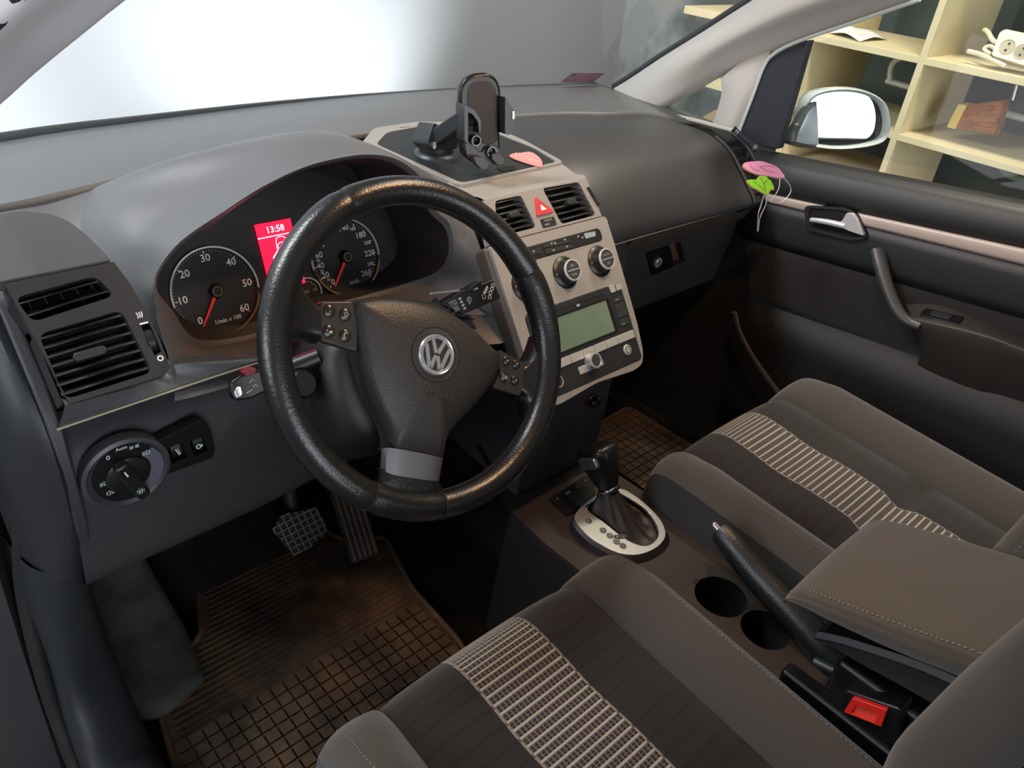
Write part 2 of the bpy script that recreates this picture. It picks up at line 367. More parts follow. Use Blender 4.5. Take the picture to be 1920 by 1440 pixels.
# perforated loudspeaker cloth behind the vents
SPK = Fr(VP.w(-.01, ptsr[0][1]+.001, .003), (1, 0, 0), (0, .13, .034))
s_poly = [(-.016, .0005), (SPK.px(210, 497)[0]+.001, .0005)]+SPK.pxs([(190, 470), (160, 440), (130, 418), (108, 408), (85, 402), (40, 398), (0, 402)])
s_poly = [p for p in s_poly[:-1]]+[(-.02, s_poly[-1][1])]
MB().prism(SPK, s_poly, -.01, .002).build('speaker_grille', mat('grille_cloth', '4b4c4e', .7, bump=1.0, bscale=2600), dash, bevel=.0012)
MB().loft([[V3((-.355, .262, .016)), V3((-.355, .3, .045)), V3((-.355, .39, .072)), V3((-.355, .405, .071))],
           [V3((-.30, .285, .024)), V3((-.30, .33, .042)), V3((-.30, .385, .068)), at_x(sm, -.30)+V3((0, .003, -.001))],
           [V3((-.25, .285, .015)), V3((-.25, .33, .036)), V3((-.25, .40, .066)), at_x(sm, -.24)+V3((0, .003, -.001))],
           [V3((-.225, .285, .01)), V3((-.225, .33, .04)), V3((-.2, .41, .07)), at_x(sm, -.18)+V3((0, .003, -.001))]], 4, 4).build('pad_shoulder', M_DASH, dash)
# -- lower front rail beside the vent panel down to the bright line
tl = [PZ(106, 803, -.07), PZ(290, 741, -.07), PZ(480, 679, -.07), V3((0, .172, -.07)), V3((.12, .165, -.07)), V3((.2, .13, -.075))]
up = [VP.w(a0[0]-.004, a0[1]+.0, .002), PY(300, 712, .185), PY(345, 680, .187), V3((-.05, .187, -.085)), V3((.1, .187, -.082)), V3((.2, .17, -.07))]
MB().loft([[p+V3((0, .015, .0)) for p in up], up, [a.lerp(b, .6)+V3((0, -.002, 0)) for a, b in zip(up, tl)], tl, [p+V3((0, .03, -.001)) for p in tl]], 6, 2).build('lower_rail', M_DASH, dash)
# dashboard end
le = [(-.338, .166, -.07), (-.339, .19, -.03), (-.34, .245, .02), (-.34, .30, .05), (-.34, .42, .07)]
MB().add([V3(p) for p in ((-.341, .163, -.072), (-.341, .185, -.03), (-.341, .245, .018), (-.341, .31, .052), (-.341, .42, .072), (-.341, .62, .06), (-.341, .62, -.62), (-.341, .30, -.62), (-.341, .28, -.38), (-.341, .21, -.31), (-.341, .17, -.2), )], [list(range(11))]) if 0 else None
e = MB(); EF = Fr((-.335, 0, 0), (0, 1, 0), (0, 0, 1)); 
e.prism(Fr((-.329, 0, 0), (0, -1, 0), (0, 0, 1)), [(-a, b) for a, b in ((.166, -.072), (.192, -.03), (.252, .018), (.31, .05), (.42, .071), (.64, .06), (.64, -.4), (.30, -.34), (.21, -.31), (.172, -.2))], 0, .014)
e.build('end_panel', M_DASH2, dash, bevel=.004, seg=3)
# bright lines
MB().tube([p+V3((0, -.001, -.001)) for p in catmull(tl, 6)][:25], .0013, 8).build('bright_line', M_TRIMLINE, dash)
# -- knee panel with bevelled top shelf
kt = [V3((-.338, .168, -.073)), V3((-.24, .172, -.073)), V3((-.12, .176, -.073)), V3((0, .174, -.075)), V3((.12, .168, -.08)), V3((.2, .15, -.09))]
k2 = [V3((-.338, .185, -.105)), V3((-.24, .190, -.105)), V3((-.12, .192, -.105)), V3((0, .19, -.107)), V3((.12, .185, -.11)), V3((.2, .17, -.11))]
k3 = [V3((-.338, .180, -.16)), V3((-.24, .182, -.16)), V3((-.12, .184, -.16)), V3((0, .19, -.16)), V3((.12, .2, -.16)), V3((.2, .2, -.16))]
k4 = [V3((-.342, .188, -.25)), V3((-.24, .190, -.25)), V3((-.12, .192, -.25)), V3((0, .2, -.25)), V3((.12, .22, -.25)), V3((.2, .23, -.25))]
k5 = [V3((-.345, .20, -.318)), V3((-.24, .202, -.318)), V3((-.12, .203, -.315)), V3((-.03, .205, -.307)), V3((.1, .23, -.31)), V3((.2, .25, -.31))]
k6 = [p+V3((0, .05, -.012)) for p in k5]
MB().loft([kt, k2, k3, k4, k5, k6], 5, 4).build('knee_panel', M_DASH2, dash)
# -- passenger pad
def prof(x):
    o = (x-.46)/.54
    s = at_x(sm, x); tt = max(0, min(1, (x-.55)/.40))**1.6
    E_ = [(s.y, s.z), (.362, .052), (.33, .051), (.293, .046), (.256, .031), (.225, .006), (.195, -.022), (.17, -.048), (.18, -.064), (.2, -.071)]
    r = [V3((x, s.y, s.z+.0005)), V3((x, s.y-.05, .078)), V3((x, .38-.03*o, .079)), V3((x, .31-.02*o, .074-.005*o)), V3((x, .25-.015*o, .055)), V3((x, .205, .02)), V3((x, .182, -.02)), V3((x, .18+.0*o, -.05)), V3((x, .19, -.066)), V3((x, .21, -.071))]
    return [p.lerp(V3((x, *e_)), tt) for p, e_ in zip(r, E_)]
cols = []
for i, x in enumerate((.445, .456, .47, .52, .6, .7, .8, .88, .925, .93)):
    p = prof(x)
    if x < .5:
        k = {.445: .026, .456: .016, .47: .006}[x]
        p = [a+(V3((0, k*.3, -k*.7)) if j > 1 else V3((0, 0, -k*.3 if j == 1 else 0))) for j, a in enumerate(p)]
        if x < .46:  # follow the fascia edge
            p = [a if j < 4 else V3((x+.012*(j-4)/5, a.y, a.z)) for j, a in enumerate(p)]
    if x == .93: p = [a+V3((.002, .010, -.010)) for a in p]
    cols.append(p)
MB().loft(cols, 4, 4).build('passenger_pad', mat('pad_shaded', '3c3c3e', .42, bump=.25, bscale=700), dash)  # darker copy of the dash grey, the dimmer passenger side put into colour
pl = [PZ(1172, 440, -.07), PZ(1230, 420, -.07), PZ(1290, 401, -.07), PZ(1350, 384, -.07), PZ(1412, 367, -.07)]
MB().tube([prof(x)[7].lerp(prof(x)[8], .55)+V3((0, -.001, 0)) for x in (.50, .58, .66, .74, .82, .90)], .0019, 8, smooth=4).build('bright_line', M_TRIMLINE, dash)
PR = MB(); PR.prism(Fr((0, 0, 0), (0, 1, 0), (0, 0, 1)), [(.196, -.062), (.198, -.074), (.216, -.108), (.26, -.108), (.26, -.062)], .595, 1.0)
PR.build('passenger_shelf_edge', mat('shelf_brown', '453c36', .5, bump=.2), dash)
# -- glovebox
GB = Fr((.80, .228, -.103), (1, 0, 0), (0, -.13, .95))
g = GB.pxs([(1183, 466), (1440, 388), (1452, 420)])
gl = MB(); wob = []
hole = GB.pxs([(1212, 475), (1276, 454), (1286, 492), (1222, 519)])
gl.prism(GB, [(g[0][0], -.005), (g[0][0]+.004, -.17), (.24, -.17), (.24, -.005)], -.02, 0, [hole])
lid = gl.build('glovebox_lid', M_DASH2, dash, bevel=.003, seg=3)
r = MB(); hc = [sum(p[k] for p in hole)/4 for k in (0, 1)]
bigh = [(hc[0]+(p[0]-hc[0])*1.04, hc[1]+(p[1]-hc[1])*1.04) for p in hole]
r.prism(GB, bigh, -.024, -.018)
r.build('latch_recess', mat('recess_brown', '6e4c42', .6), lid)
lt = MB(); lt.prism(GB, GB.pxs([(1214, 477), (1258, 463), (1266, 500), (1223, 517)]), -.017, -.001)
lt.build('latch', M_BLACK, lid, bevel=.0015)
lk = MB(); c = GB.px(1233, 492); lk.lathe(GB, c[0], c[1], [(.0105, -.002), (.0105, .003), (.0095, .004), (.003, .004)], 28); lk.m = 1; lk.box(GB, c[0]-.001, c[0]+.001, c[1]-.005, c[1]+.005, .004, .0045)
lk.build('lock', [M_SILVERB, M_VOID], lid)
# side gap + lower curve of the dash on the passenger side
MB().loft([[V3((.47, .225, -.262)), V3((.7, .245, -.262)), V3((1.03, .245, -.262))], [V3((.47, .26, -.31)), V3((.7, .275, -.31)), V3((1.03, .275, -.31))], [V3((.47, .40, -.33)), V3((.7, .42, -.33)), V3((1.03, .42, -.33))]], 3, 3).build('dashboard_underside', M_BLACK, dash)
MB().box(Fr((.545, .20, -.17), (1, 0, 0), (0, -.05, .98)), -.085, .062, -.10, .1, -.05, -.01).build('console_cheek', M_DASH2, dash, bevel=.005)
# -- passenger end vent (open, with black insides)
def epr(x, d): return [a+V3((0, -.0+d*.7, -d*.7)) for a in prof(x)]
ev = MB().loft([epr(x, .012) for x in (.92, .96, 1.02)], 3, 3); evo = ev.build('passenger_end_vent', M_VOID, dash)
sl = MB()
for k, j in enumerate((3.4, 4.0, 4.6, 5.2, 5.8, 6.5)):
    def on(x):
        p = epr(x, .004); a = int(j); return p[a].lerp(p[a+1], j-a)
    sl.tube([on(.934), on(.965)+V3((0, .003, 0)), on(.996)], .0026, 8, smooth=2, flat=.6)
sl.build('slats', M_DARK, evo)
fr2 = MB()
for x in (.934, .998): fr2.tube([a for a in epr(x, .0)][3:9], .0042, 8, smooth=3)
fr2.build('vent_frame', M_DARK, evo)
# ================================================================ INSTRUMENT CLUSTER
M_DIAL = mat('dial_face', '1c1c1e', .5)
M_CLU = mat('cluster_face', '161618', .45)
clt = thing('instrument_cluster', clu.O, 'black instrument cluster with two round dials and a red lit screen behind the steering wheel', 'instrument cluster')
face = [(-.222, -.05), (-.205, -.075), (.195, -.075), (.222, -.05), (.215, .0), (.185, .055), (.13, .095), (.06, .12), (-.02, .122), (-.10, .105), (-.17, .06), (-.215, .0)]
MB().prism(clu, rpoly(face, .01), -.03, -.002).build('cluster_face', M_CLU, clt)
GT = clu
def dial(cx, cy, r, name, nums, a0, a1, needle, nticks, small, redfrom=None, unit=None, gap=True, ns=.013):
    c = clu.px(cx, cy); F = clu.at(c[0], c[1], 0)
    d = MB(); d.lathe(F, 0, 0, [(r, -.004), (r, .0), (r-.004, .001), (r-.005, -.001)], 48); g = d.build(name, M_DIAL, clt)
    rg = MB(); rg.ring(F, 0, 0, r-.0022, r, .0005, .004, 64, -8, 188); rg.m = 1; rg.ring(F, 0, 0, r-.0022, r, .0005, .004, 64, 204, 345)
    rg.build('rim', [M_SILVERB, mat('warm_silver', 'b08a5a', .3, metal=.7)], g)
    t = MB()
    for i in range(nticks+1):
        a = math.radians(a0+(a1-a0)*i/nticks); G = F.at(0, 0, 0, a); big = i % small == 0
        t.m = 1 if (redfrom is not None and i >= redfrom) else 0
        t.box(G, r-(.0085 if big else .0055), r-.0032, -(.0006 if big else .0003), (.0006 if big else .0003), -.001, .0002)
    t.m = 0; n = len(nums)
    for i, q_ in enumerate(nums):
        if q_ is None: continue
        s, big = q_; a = math.radians(a0+(a1-a0)*i/(n-1)); rr = r-(.0140 if big else .0125)
        t.text(F, s, rr*math.cos(a), rr*math.sin(a), ns if big else ns*(.5 if len(s) < 3 else .62), 0, .0003)
    if unit: t.text(F, unit, .006, -r*.68, .0075, 0, .0003)
    t.build('scale', [M_WHITE, M_RED], g)
    nd = MB(); a = math.radians(needle); G = F.at(0, 0, 0, a)
    nd.prism(G, [(.006, -.0019), (r-.010, -.0008), (r-.008, 0), (r-.010, .0008), (.006, .0019)], .004, .0055); nd.build('needle', M_RED, g)
    hb = MB(); hb.lathe(F, 0, 0, [(.009, 0), (.009, .006), (.0075, .008), (.001, .0082)], 28); hb.m = 1; hb.ring(F, 0, 0, .0052, .0064, .008, .0088, 28); hb.build('hub', [M_BLACK, mat('hub_ring', '9a7a55', .3, metal=.7)], g)
    return g
R1 = .0568
SPD = [None]*27
for v_ in (0, 20, 40, 60, 80, 100, 140, 180, 220, 260): SPD[v_//10] = (str(v_), True)
for v_ in (10, 30, 50, 120, 160, 200, 240): SPD[v_//10] = (str(v_), False)
dial(404, 546, R1, 'rev_counter', [(s, True) for s in ('0', '10', '20', '30', '40', '50', '60')], 228, -44, 234, 60, 10, 50, '1/min x 100')
dial(647, 482, .0545, 'speedometer', SPD, 228, -46, 232, 52, 4, None, 'km/h', ns=.0115)
c = clu.px(577, 548); F = clu.at(*c); g = MB().cyl(F, 0, 0, .0195, -.004, -.0005).build('fuel_gauge', M_DIAL, clt)
MB().ring(F, 0, 0, .0185, .0205, -.001, .003, 48, -20, 200).build('rim', M_SILVERB, g)
t = MB(); t.text(F, '1/2', -.001, .001, .0055); t.text(F, '1/1', .0115, .001, .0055)
for i in range(9): t.box(F.at(0, 0, 0, math.radians(20+i*17)), .0135, .016, -.0003, .0003, -.0005, .0003)
t.build('scale', M_WHITE, g)
# red screen
s4 = clu.pxs([(463, 425), (527, 412), (572, 530), (507, 546)]); SCR = Fr(clu.w(*s4[3], .0005), clu.w(*s4[2])-clu.w(*s4[3]), clu.w(*s4[0])-clu.w(*s4[3]))
sw = (clu.w(*s4[2])-clu.w(*s4[3])).length; shh = (clu.w(*s4[0])-clu.w(*s4[3])).length
m = MB(); m.box(SCR, 0, sw, 0, shh, 0, .001)
scr = m.build('display', mat('red_display', 'e8103c', .4, emit=1.1), clt)
M_LIT = mat('display_white', 'ffdfe6', .4, emit=1.2)
m = MB(); m.text(SCR, '13:58', sw*.52, shh*.885, shh*.135, 0, .0014); m.line(SCR, [(0, shh*.79), (sw, shh*.79)], .0012, .001, .0015); m.line(SCR, [(0, shh*.16), (sw, shh*.16)], .001, .001, .0015)
CF = SCR.at(sw*.6, shh*.56, .001)
car = [(x*shh*.17, y*shh*.17) for x, y in ((-.42, 1), (-.2, 1.18), (.2, 1.18), (.42, 1), (.5, .4), (.5, -.6), (.45, -1), (.2, -1.2), (-.2, -1.2), (-.45, -1), (-.5, -.6), (-.5, .4))]
m.line(CF, cat2(car, 3), .0009, 0, .0004, True)
m.line(CF, cat2([(x*shh*.17, y*shh*.17) for x, y in ((-.38, .5), (0, .72), (.38, .5), (.3, .15), (-.3, .15))], 3), .0008, 0, .0004, True)
m.line(CF, cat2([(x*shh*.17, y*shh*.17) for x, y in ((-.38, -.35), (0, -.2), (.38, -.35), (.35, -.8), (-.35, -.8))], 3), .0008, 0, .0004, True)
m.line(CF, [(-.5*shh*.17, .1*shh*.17), (-1.1*shh*.17, -.5*shh*.17), (-.95*shh*.17, -.8*shh*.17), (-.5*shh*.17, -.45*shh*.17)], .001, 0, .0004, True)
m.text(SCR, '...', sw*.35, shh*.08, shh*.12, 0, .0014)
m.build('display_symbols', M_LIT, scr)
# ================================================================ STEERING WHEEL
T = math.radians(32.2); RW = math.radians(-29.5)
W0 = Fr((0, 0, 0), (1, 0, 0), (0, math.sin(T), math.cos(T))); WH = W0.at(0, 0, 0, RW)
sw_ = thing('steering_wheel', (0, 0, 0), 'black leather three-spoke steering wheel turned to the right with round chrome badge', 'steering wheel')
def rimpt(deg, r=.171, d=0): a = math.radians(90-deg); return WH.w(r*math.cos(a), r*math.sin(a), d)
# leather rim in four pieces between the seams (angles clockwise from the top of the wheel)
seams = [-44.8, 44.8, 165.5, 194.5]
def rimseg(a0, a1, mm, name):
    n = max(int(abs(a1-a0)/3), 6); rows = []
    for i in range(n+1):
        dg = a0+(a1-a0)*i/n; a = math.radians(90-dg); e = min(i, n-i)
        rad = WH.u*math.cos(a)+WH.v*math.sin(a); C = WH.w(.1715*math.cos(a), .1715*math.sin(a)); q = .93 if e == 0 else 1
        # thumb swellings near the left and right spokes
        sw = 1+.10*math.exp(-((abs(dg if dg < 180 else dg-360)-52)/14)**2)
        rows.append([C+rad*(.0158*q*sw*math.cos(t))+WH.n*(.0175*q*sw*math.sin(t)) for t in [2*math.pi*k/20 for k in range(20)]])
    mb = MB(); mb.grid(rows, True); return mb.build(name, mm, sw_)
rimseg(-44.6, 44.6, M_LEATHER, 'rim_leather')
M_GRIP = mat('perforated_leather', '1b1817', .42, bump=.8, bscale=900, spec=.5)
rimseg(45, 165.3, M_LEATHER, 'rim_leather'); rimseg(165.7, 194.3, M_LEATHER, 'rim_leather'); rimseg(194.7, 315, M_LEATHER, 'rim_leather')
for a in seams: MB().tube([WH.w(.1715*math.cos(math.radians(90-a)), .1715*math.sin(math.radians(90-a)))+ (WH.u*math.cos(math.radians(90-a))+WH.v*math.sin(math.radians(90-a)))*(.0152*math.cos(t))+WH.n*(.0169*math.sin(t)) for t in [2*math.pi*k/20 for k in range(20)]], .0012, 6, closed=True).build('rim_seam', M_VOID, sw_)

st = MB()
for k in range(150):
    dg = 47+k*.78 if k < 150 else 0; a = math.radians(90-dg); rd = WH.u*math.cos(a)+WH.v*math.sin(a)
    if dg > 164: break
    a2 = math.radians(90-dg-.6); rd2 = WH.u*math.cos(a2)+WH.v*math.sin(a2)
    f = 1 if k % 2 else -1
    p = rd*.1715-rd*.0156+WH.n*(.0035*f); p2 = rd2*.1715-rd2*.0156-WH.n*(.0035*f); st.tube([p-rd*.0004, p2-rd2*.0004], .00035, 4)
for k in range(110):
    dg = -43+k*.79; a = math.radians(90-dg); rd = WH.u*math.cos(a)+WH.v*math.sin(a); t_ = math.radians(160)
    a2 = math.radians(90-dg-.5); rd2 = WH.u*math.cos(a2)+WH.v*math.sin(a2)
    st.tube([rd*(.1715-.0152)+WH.n*.005, rd2*(.1715-.0152)+WH.n*.0062], .0004, 4)
st.build('rim_stitching', mat('thread_dark', '3a3431', .8), sw_)
# airbag cover (traced), convex
D = -.004
hubp = [(664, 566), (678, 560), (706, 556), (740, 557), (775, 561), (815, 572), (850, 589), (880, 610), (905, 631), (928, 655), (938, 664), (940, 678), (934, 700), (920, 724), (895, 755), (868, 783), (850, 803), (838, 826), (832, 858), (808, 855), (780, 850), (756, 845), (740, 839), (737, 822), (727, 795), (710, 762), (695, 725), (684, 690), (676, 650), (670, 610)]
hp = WH.pxs(hubp, D)
def dome(F, P, d0, h, cx, cy, flat=.55, n=7, skirt=.014, pw=2.2):
    rows = [[F.w(a, b, d0-skirt) for a, b in P], [F.w(a, b, d0-.002) for a, b in P]]
    for k in range(1, n+1):
        t = k/n; sc = 1-t
        rows.append([F.w(cx+(a-cx)*sc, cy+(b-cy)*sc, d0+h*(1-(1-t)**pw)) for a, b in P])
    return rows
cx, cy = WH.px(812, 665, .0)
mb = MB(); P = cat2(hp, 2); mb.grid(dome(WH, P, D, .012, cx, cy, n=10, pw=3.2), True)
hub = mb.build('airbag_cover', M_HUB, sw_, ang=60)
# badge
bc = WH.px(820, 665, .0105); B = WH.at(bc[0], bc[1], 0)
mb = MB(); mb.ring(B, 0, 0, .0292, .0306, .0070, .0079, 56); mb.build('badge_groove', M_VOID, hub)
mb = MB(); mb.lathe(B, 0, 0, [(.0292, .004), (.0292, .0080), (.0228, .0072), (.0001, .0072)], 56); mb.build('badge_surround', mat('badge_dark', '3b3936', .35), hub)
mb = MB(); mb.lathe(B, 0, 0, [(.0225, .006), (.0225, .0095), (.021, .0112), (.0195, .0104), (.0190, .0088), (.0189, .0068)], 56)
E1_ = B.at(0, 0, .0088, 0); q = .0192
def stroke(a, b, w=.0044):
    """slanted bar with horizontal ends"""
    mb.prism(E1_, [(a[0]-w/2, a[1]), (b[0]-w/2, b[1]), (b[0]+w/2, b[1]), (a[0]+w/2, a[1])], -.001, .0016)
# the two interlocked letters of the round badge
for sx_ in (-1, 1):
    stroke((sx_*.0080, .0170), (sx_*.0012, .0014)); stroke((sx_*.0150, .0095), (sx_*.0068, -.0158)); stroke((sx_*.0058, -.0158), (sx_*.0012, -.0008))
mb.ring(E1_, 0, 0, .0176, .0206, -.001, .0018, 56)
mb.build('badge', mat('badge_metal', 'd4d6d8', .22, metal=.75), hub, bevel=.0003)
mb = MB(); mb.cyl(B, 0, 0, .0192, .0072, .0078, 48); mb.build('badge_ground', mat('badge_ground', '37383a', .3), hub)
# moulded marks low on the cover
mb = MB(); c = WH.px(822, 742, .004); mb.text(WH.at(c[0], c[1], 0), 'AIRBAG', 0, 0, .0095, 0, .0085); mb.build('moulded_lettering', mat('hub_mark', '353230', .5), hub)
# spokes
def spoke(name, pts, d0, d1, mm, bev=.003, r=.004):
    return MB().prism(WH, rpoly(WH.pxs(pts, d1), r), d0, d1).build(name, mm, sw_, bevel=bev, seg=3)
ls = spoke('left_button_spoke', [(600, 564), (664, 564), (672, 600), (671, 661), (636, 650), (602, 640)], -.016, -.006, mat('spoke_plastic', '302d2b', .38, bump=.2))
rs = spoke('right_button_spoke', [(936, 655), (985, 682), (982, 712), (976, 743), (924, 727), (938, 700)], -.016, -.006, mat('spoke_plastic', '302d2b', .4))
def leather_arm(inner, outer, name):
    """inner: hub-side px pair, outer: two wheel angles on the inner edge of the rim"""
    a = [WH.px(x, y, -.006) for x, y in inner]
    rows = []
    A0, A1 = outer; n = 9
    for j in range(n):
        t = j/(n-1); ag = math.radians(90-(A0+(A1-A0)*t)); rr = .160
        p = V3((rr*math.cos(ag), rr*math.sin(ag), 0)); s_ = V3((*a[0], 0)).lerp(V3((*a[1], 0)), t)
        tt = abs(2*t-1)
        row = []
        for k in range(7):
            u = k/6; q = s_.lerp(p, u); mid_ = .5*4*u*(1-u)
            # edges flare in a fillet
            c0 = s_.lerp(p, u); ctr = V3((*a[0], 0)).lerp(V3((*a[1], 0)), .5).lerp(V3((rr*math.cos(math.radians(90-(A0+A1)/2)), rr*math.sin(math.radians(90-(A0+A1)/2)), 0)), u)
            q = q+(ctr-q)*(.32*tt*math.sin(math.pi*min(u*1.0, 1)))
            row.append(WH.w(q.x, q.y, -.006+.010*u*u-.012*tt**6))
        rows.append(row)
    lo = [[p-WH.n*.012 for p in r] for r in rows]
    mb = MB(); mb.loft(rows, 2, 2); mb.loft(lo, 2, 2)
    for e in (0, -1):
        mb.loft([rows[e], lo[e]], 2, 1)
    return mb.build(name, M_LEATHER, sw_)
leather_arm([(600, 563), (603, 641)], (-72, -106), 'left_spoke_leather')
leather_arm([(984, 681), (976, 743)], (71, 108), 'right_spoke_leather')
# silver insert of the bottom spoke
M_SPOKESIL = mat('spoke_silver', '8d8d90', .3, metal=.8)
ins = WH.pxs([(716, 841), (735, 840), (782, 848), (831, 858), (823, 902), (778, 897), (733, 889), (716, 880)], -.002)
rows = []
top = [WH.w(*WH.px(x, y, d), d) for x, y, d in ((714, 842, -.012), (718, 841, -.006), (735, 840, -.001), (782, 848, .0), (824, 857, -.001), (831, 858, -.007))]
bot = [WH.w(*WH.px(x, y, d), d) for x, y, d in ((712, 880, -.012), (717, 879, -.006), (733, 889, -.001), (778, 897, .0), (817, 902, -.001), (823, 902, -.007))]
MB().loft([[p-WH.n*.01 for p in top], top, bot, [p-WH.n*.006 for p in bot]], 3, 1).build('silver_spoke_insert', M_SPOKESIL, sw_, ang=50)
b2 = [WH.w(*WH.px(x, y, d), d) for x, y, d in ((704, 918, -.012), (708, 915, -.006), (722, 918, -.001), (775, 930, .0), (828, 934, -.001), (838, 934, -.007))]
b3 = [WH.w(*WH.px(x, y, d), d) for x, y, d in ((690, 937, -.010), (700, 944, -.0), (725, 948, .006), (775, 958, .008), (828, 962, .006), (860, 955, -.004))]
MB().loft([bot, [a.lerp(b, .5) for a, b in zip(bot, b2)], b2, b3], 3, 3).build('bottom_spoke_leather', M_LEATHER, sw_)
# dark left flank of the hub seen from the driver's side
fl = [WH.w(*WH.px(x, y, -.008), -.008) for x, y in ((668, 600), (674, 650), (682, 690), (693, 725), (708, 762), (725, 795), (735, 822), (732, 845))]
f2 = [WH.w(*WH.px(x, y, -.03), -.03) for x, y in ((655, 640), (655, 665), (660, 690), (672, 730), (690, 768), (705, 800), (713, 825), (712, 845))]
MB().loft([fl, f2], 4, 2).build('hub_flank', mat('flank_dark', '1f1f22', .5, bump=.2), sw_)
# buttons
def wbtn(px_, py_, par, sym, r=.0062):
    c = WH.px(px_, py_, -.005); G = WH.at(*c, -.006)
    b = MB().lathe(G, 0, 0, [(r+.0006, -.002), (r+.0006, .0004), (r, .0004), (r, .0014), (r*.8, .0022), (.0001, .0026)], 24).build('button', M_BLACK if 0 else mat('button_dark', '27241f', .25), par)
    s = MB()
    if sym == 'star':
        s.line(G, [((.0032 if k % 2 == 0 else .0014)*math.sin(k*math.pi/5), (.0032 if k % 2 == 0 else .0014)*math.cos(k*math.pi/5)) for k in range(10)], .0006, .0022, .003, True)
    elif sym == 'phone':
        s.line(G, cat2([(-.002, -.0028), (-.0026, 0), (-.001, .0022), (.0014, .003)], 3, False), .0011, .0022, .003)
    elif sym == 'fan':
        s.prism(G, [(-.0005, -.0015), (.003, -.0022), (.003, .001), (-.0005, 0)], .0022, .003); s.line(G, [(-.0028, -.001), (-.0028, .001)], .0008, .0022, .003)
    elif sym: s.text(G, sym, 0, 0, .006, 0, .003)
    if s.v: s.build('symbol', M_GREYMARK, b)
for a in ((618, 583, ls, '-'), (648, 590, ls, 'star'), (617, 621, ls, 'fan'), (648, 629, ls, 'phone')): wbtn(*a)
for a in ((950, 677, rs, '+'), (968, 683, rs, '>'), (945, 708, rs, 'OK'), (966, 713, rs, 'v')): wbtn(*a, r=.0056)
# back boss joining wheel and column
MB().lathe(W0, 0, -.02, [(.05, -.075), (.07, -.05), (.075, -.03), (.06, -.014)], 40).build('hub_back', M_BLACK, sw_)
# ================================================================ COLUMN AND STALKS
colm = MB()
CS = Fr((0, 0, 0), (1, 0, 0), W0.v)
rows = []
for d, w_, h_, dz in ((-.05, .085, .065, -.02), (-.08, .10, .08, -.025), (-.15, .105, .085, -.03), (-.24, .10, .08, -.03)):
    rows.append([W0.w(w_*(abs(math.cos(t))**.6)*(1 if math.cos(t) > 0 else -1), h_*(abs(math.sin(t))**.7)*(1 if math.sin(t) > 0 else -1)+dz, d) for t in [2*math.pi*k/16 for k in range(16)]])
c0 = [W0.w(p[0], p[1], -.045) for p in circ(0, -.02, .045, 16)]
colm.loft([c0]+rows, 2, 3, cu=True)
cob = colm.build('steering_column', mat('column_plastic', '131315', .5, bump=.2), None)
tag(cob, 'dark plastic shroud of the steering column behind the wheel', 'steering column')
wb = thing('wiper_stalk', PY(880, 560, .1), 'black wiper stalk with white wiper symbols right of the steering wheel', 'stalk')
WS = Fr(PY(880, 562, .085), PY(930, 540, .085)-PY(850, 575, .085), (0, .45, 1))
sp = WS.pxs([(824, 571), (866, 545), (925, 524), (938, 555), (940, 559), (868, 590)])
mb = MB().prism(WS, sp, -.016, 0); blade = mb.build('lever', M_BLACK, wb, bevel=.0018, seg=3)
mb = MB().tube([WS.w(*WS.px(828, 572), -.008), WS.w(*WS.px(800, 585), -.012), V3((.09, .075, -.02))], [.010, .008, .009], 14); mb.build('stem', M_BLACK, wb)
s = MB()
for k, (x, y, tx) in enumerate(((848, 566, 'HIGH'), (851, 571, 'LOW'), (854, 577, 'INT'), (857, 581, 'OFF'))): s.text(WS.at(*WS.px(x, y)), tx, 0, 0, .0048, 0, .0006)
for x, y in ((862, 560), (865, 566), (868, 572), (871, 578)): G = WS.at(*WS.px(x, y)); s.box(G, -.002, .002, -.0014, .0014, 0, .0005)
G = WS.at(*WS.px(880, 563)); s.line(G, [(-.004, .001), (0, .0045), (.004, .001), (0, -.0035)], .0008, 0, .0005, True); s.line(G, [(-.002, -.005), (0, .003)], .0008, 0, .0005)
G = WS.at(*WS.px(908, 550)); s.line(G, [(-.004, -.0065), (-.0045, .0), (.0, -.002), (-.0, -.0065)], .0007, 0, .0005, True)
for x, y, q_ in ((909, 548, .0025), (911, 543, .002), (913, 539, .0015)): G = WS.at(*WS.px(x, y)); s.box(G, -q_, q_, -.0015, .0015, 0, .0005)
for x, y in ((918, 557), (919, 549), (922, 542), (924, 535)): G = WS.at(*WS.px(x, y)); s.ring(G, 0, 0, .0018, .0028, 0, .0005, 16)
G = WS.at(*WS.px(891, 541)); s.prism(G, [(-.004, -.001), (.004, -.002), (.004, .003)], 0, .0005)
s.build('printed_symbols', M_GREYMARK, blade)
mb = MB(); c = WS.px(885, 538); mb.prism(WS.at(*c, 0, .12), rrect(-.010, .014, -.003, .002, .0015), -.012, .003); mb.build('interval_switch', M_BLACK, blade, bevel=.0006)
MB().tube([W0.w(.07, .055, -.07), WS.w(*WS.px(866, 545), -.006), WS.w(*WS.px(862, 546), -.006)], .0015, 6).build('bright_edge', M_SILVER, wb)
ts = thing('indicator_stalk', PY(460, 725, .08), 'glossy black indicator stalk with chrome tip left of the steering wheel', 'stalk')
TS = Fr(PY(458, 727, .09), PY(480, 717, .09)-PY(440, 735, .09), (0, .45, 1))
mb = MB().prism(TS, rpoly(TS.pxs([(433, 716), (452, 703), (500, 690), (508, 730), (470, 748), (442, 752), (434, 740)]), .003), -.014, 0); l = mb.build('lever', mat('stalk_black', '0c0c0e', .3), ts, bevel=.003, seg=3)
mb = MB().tube([TS.w(*TS.px(500, 712), -.007), V3((-.09, .075, -.02))], [.012, .010], 12); mb.build('stem', M_BLACK, ts)
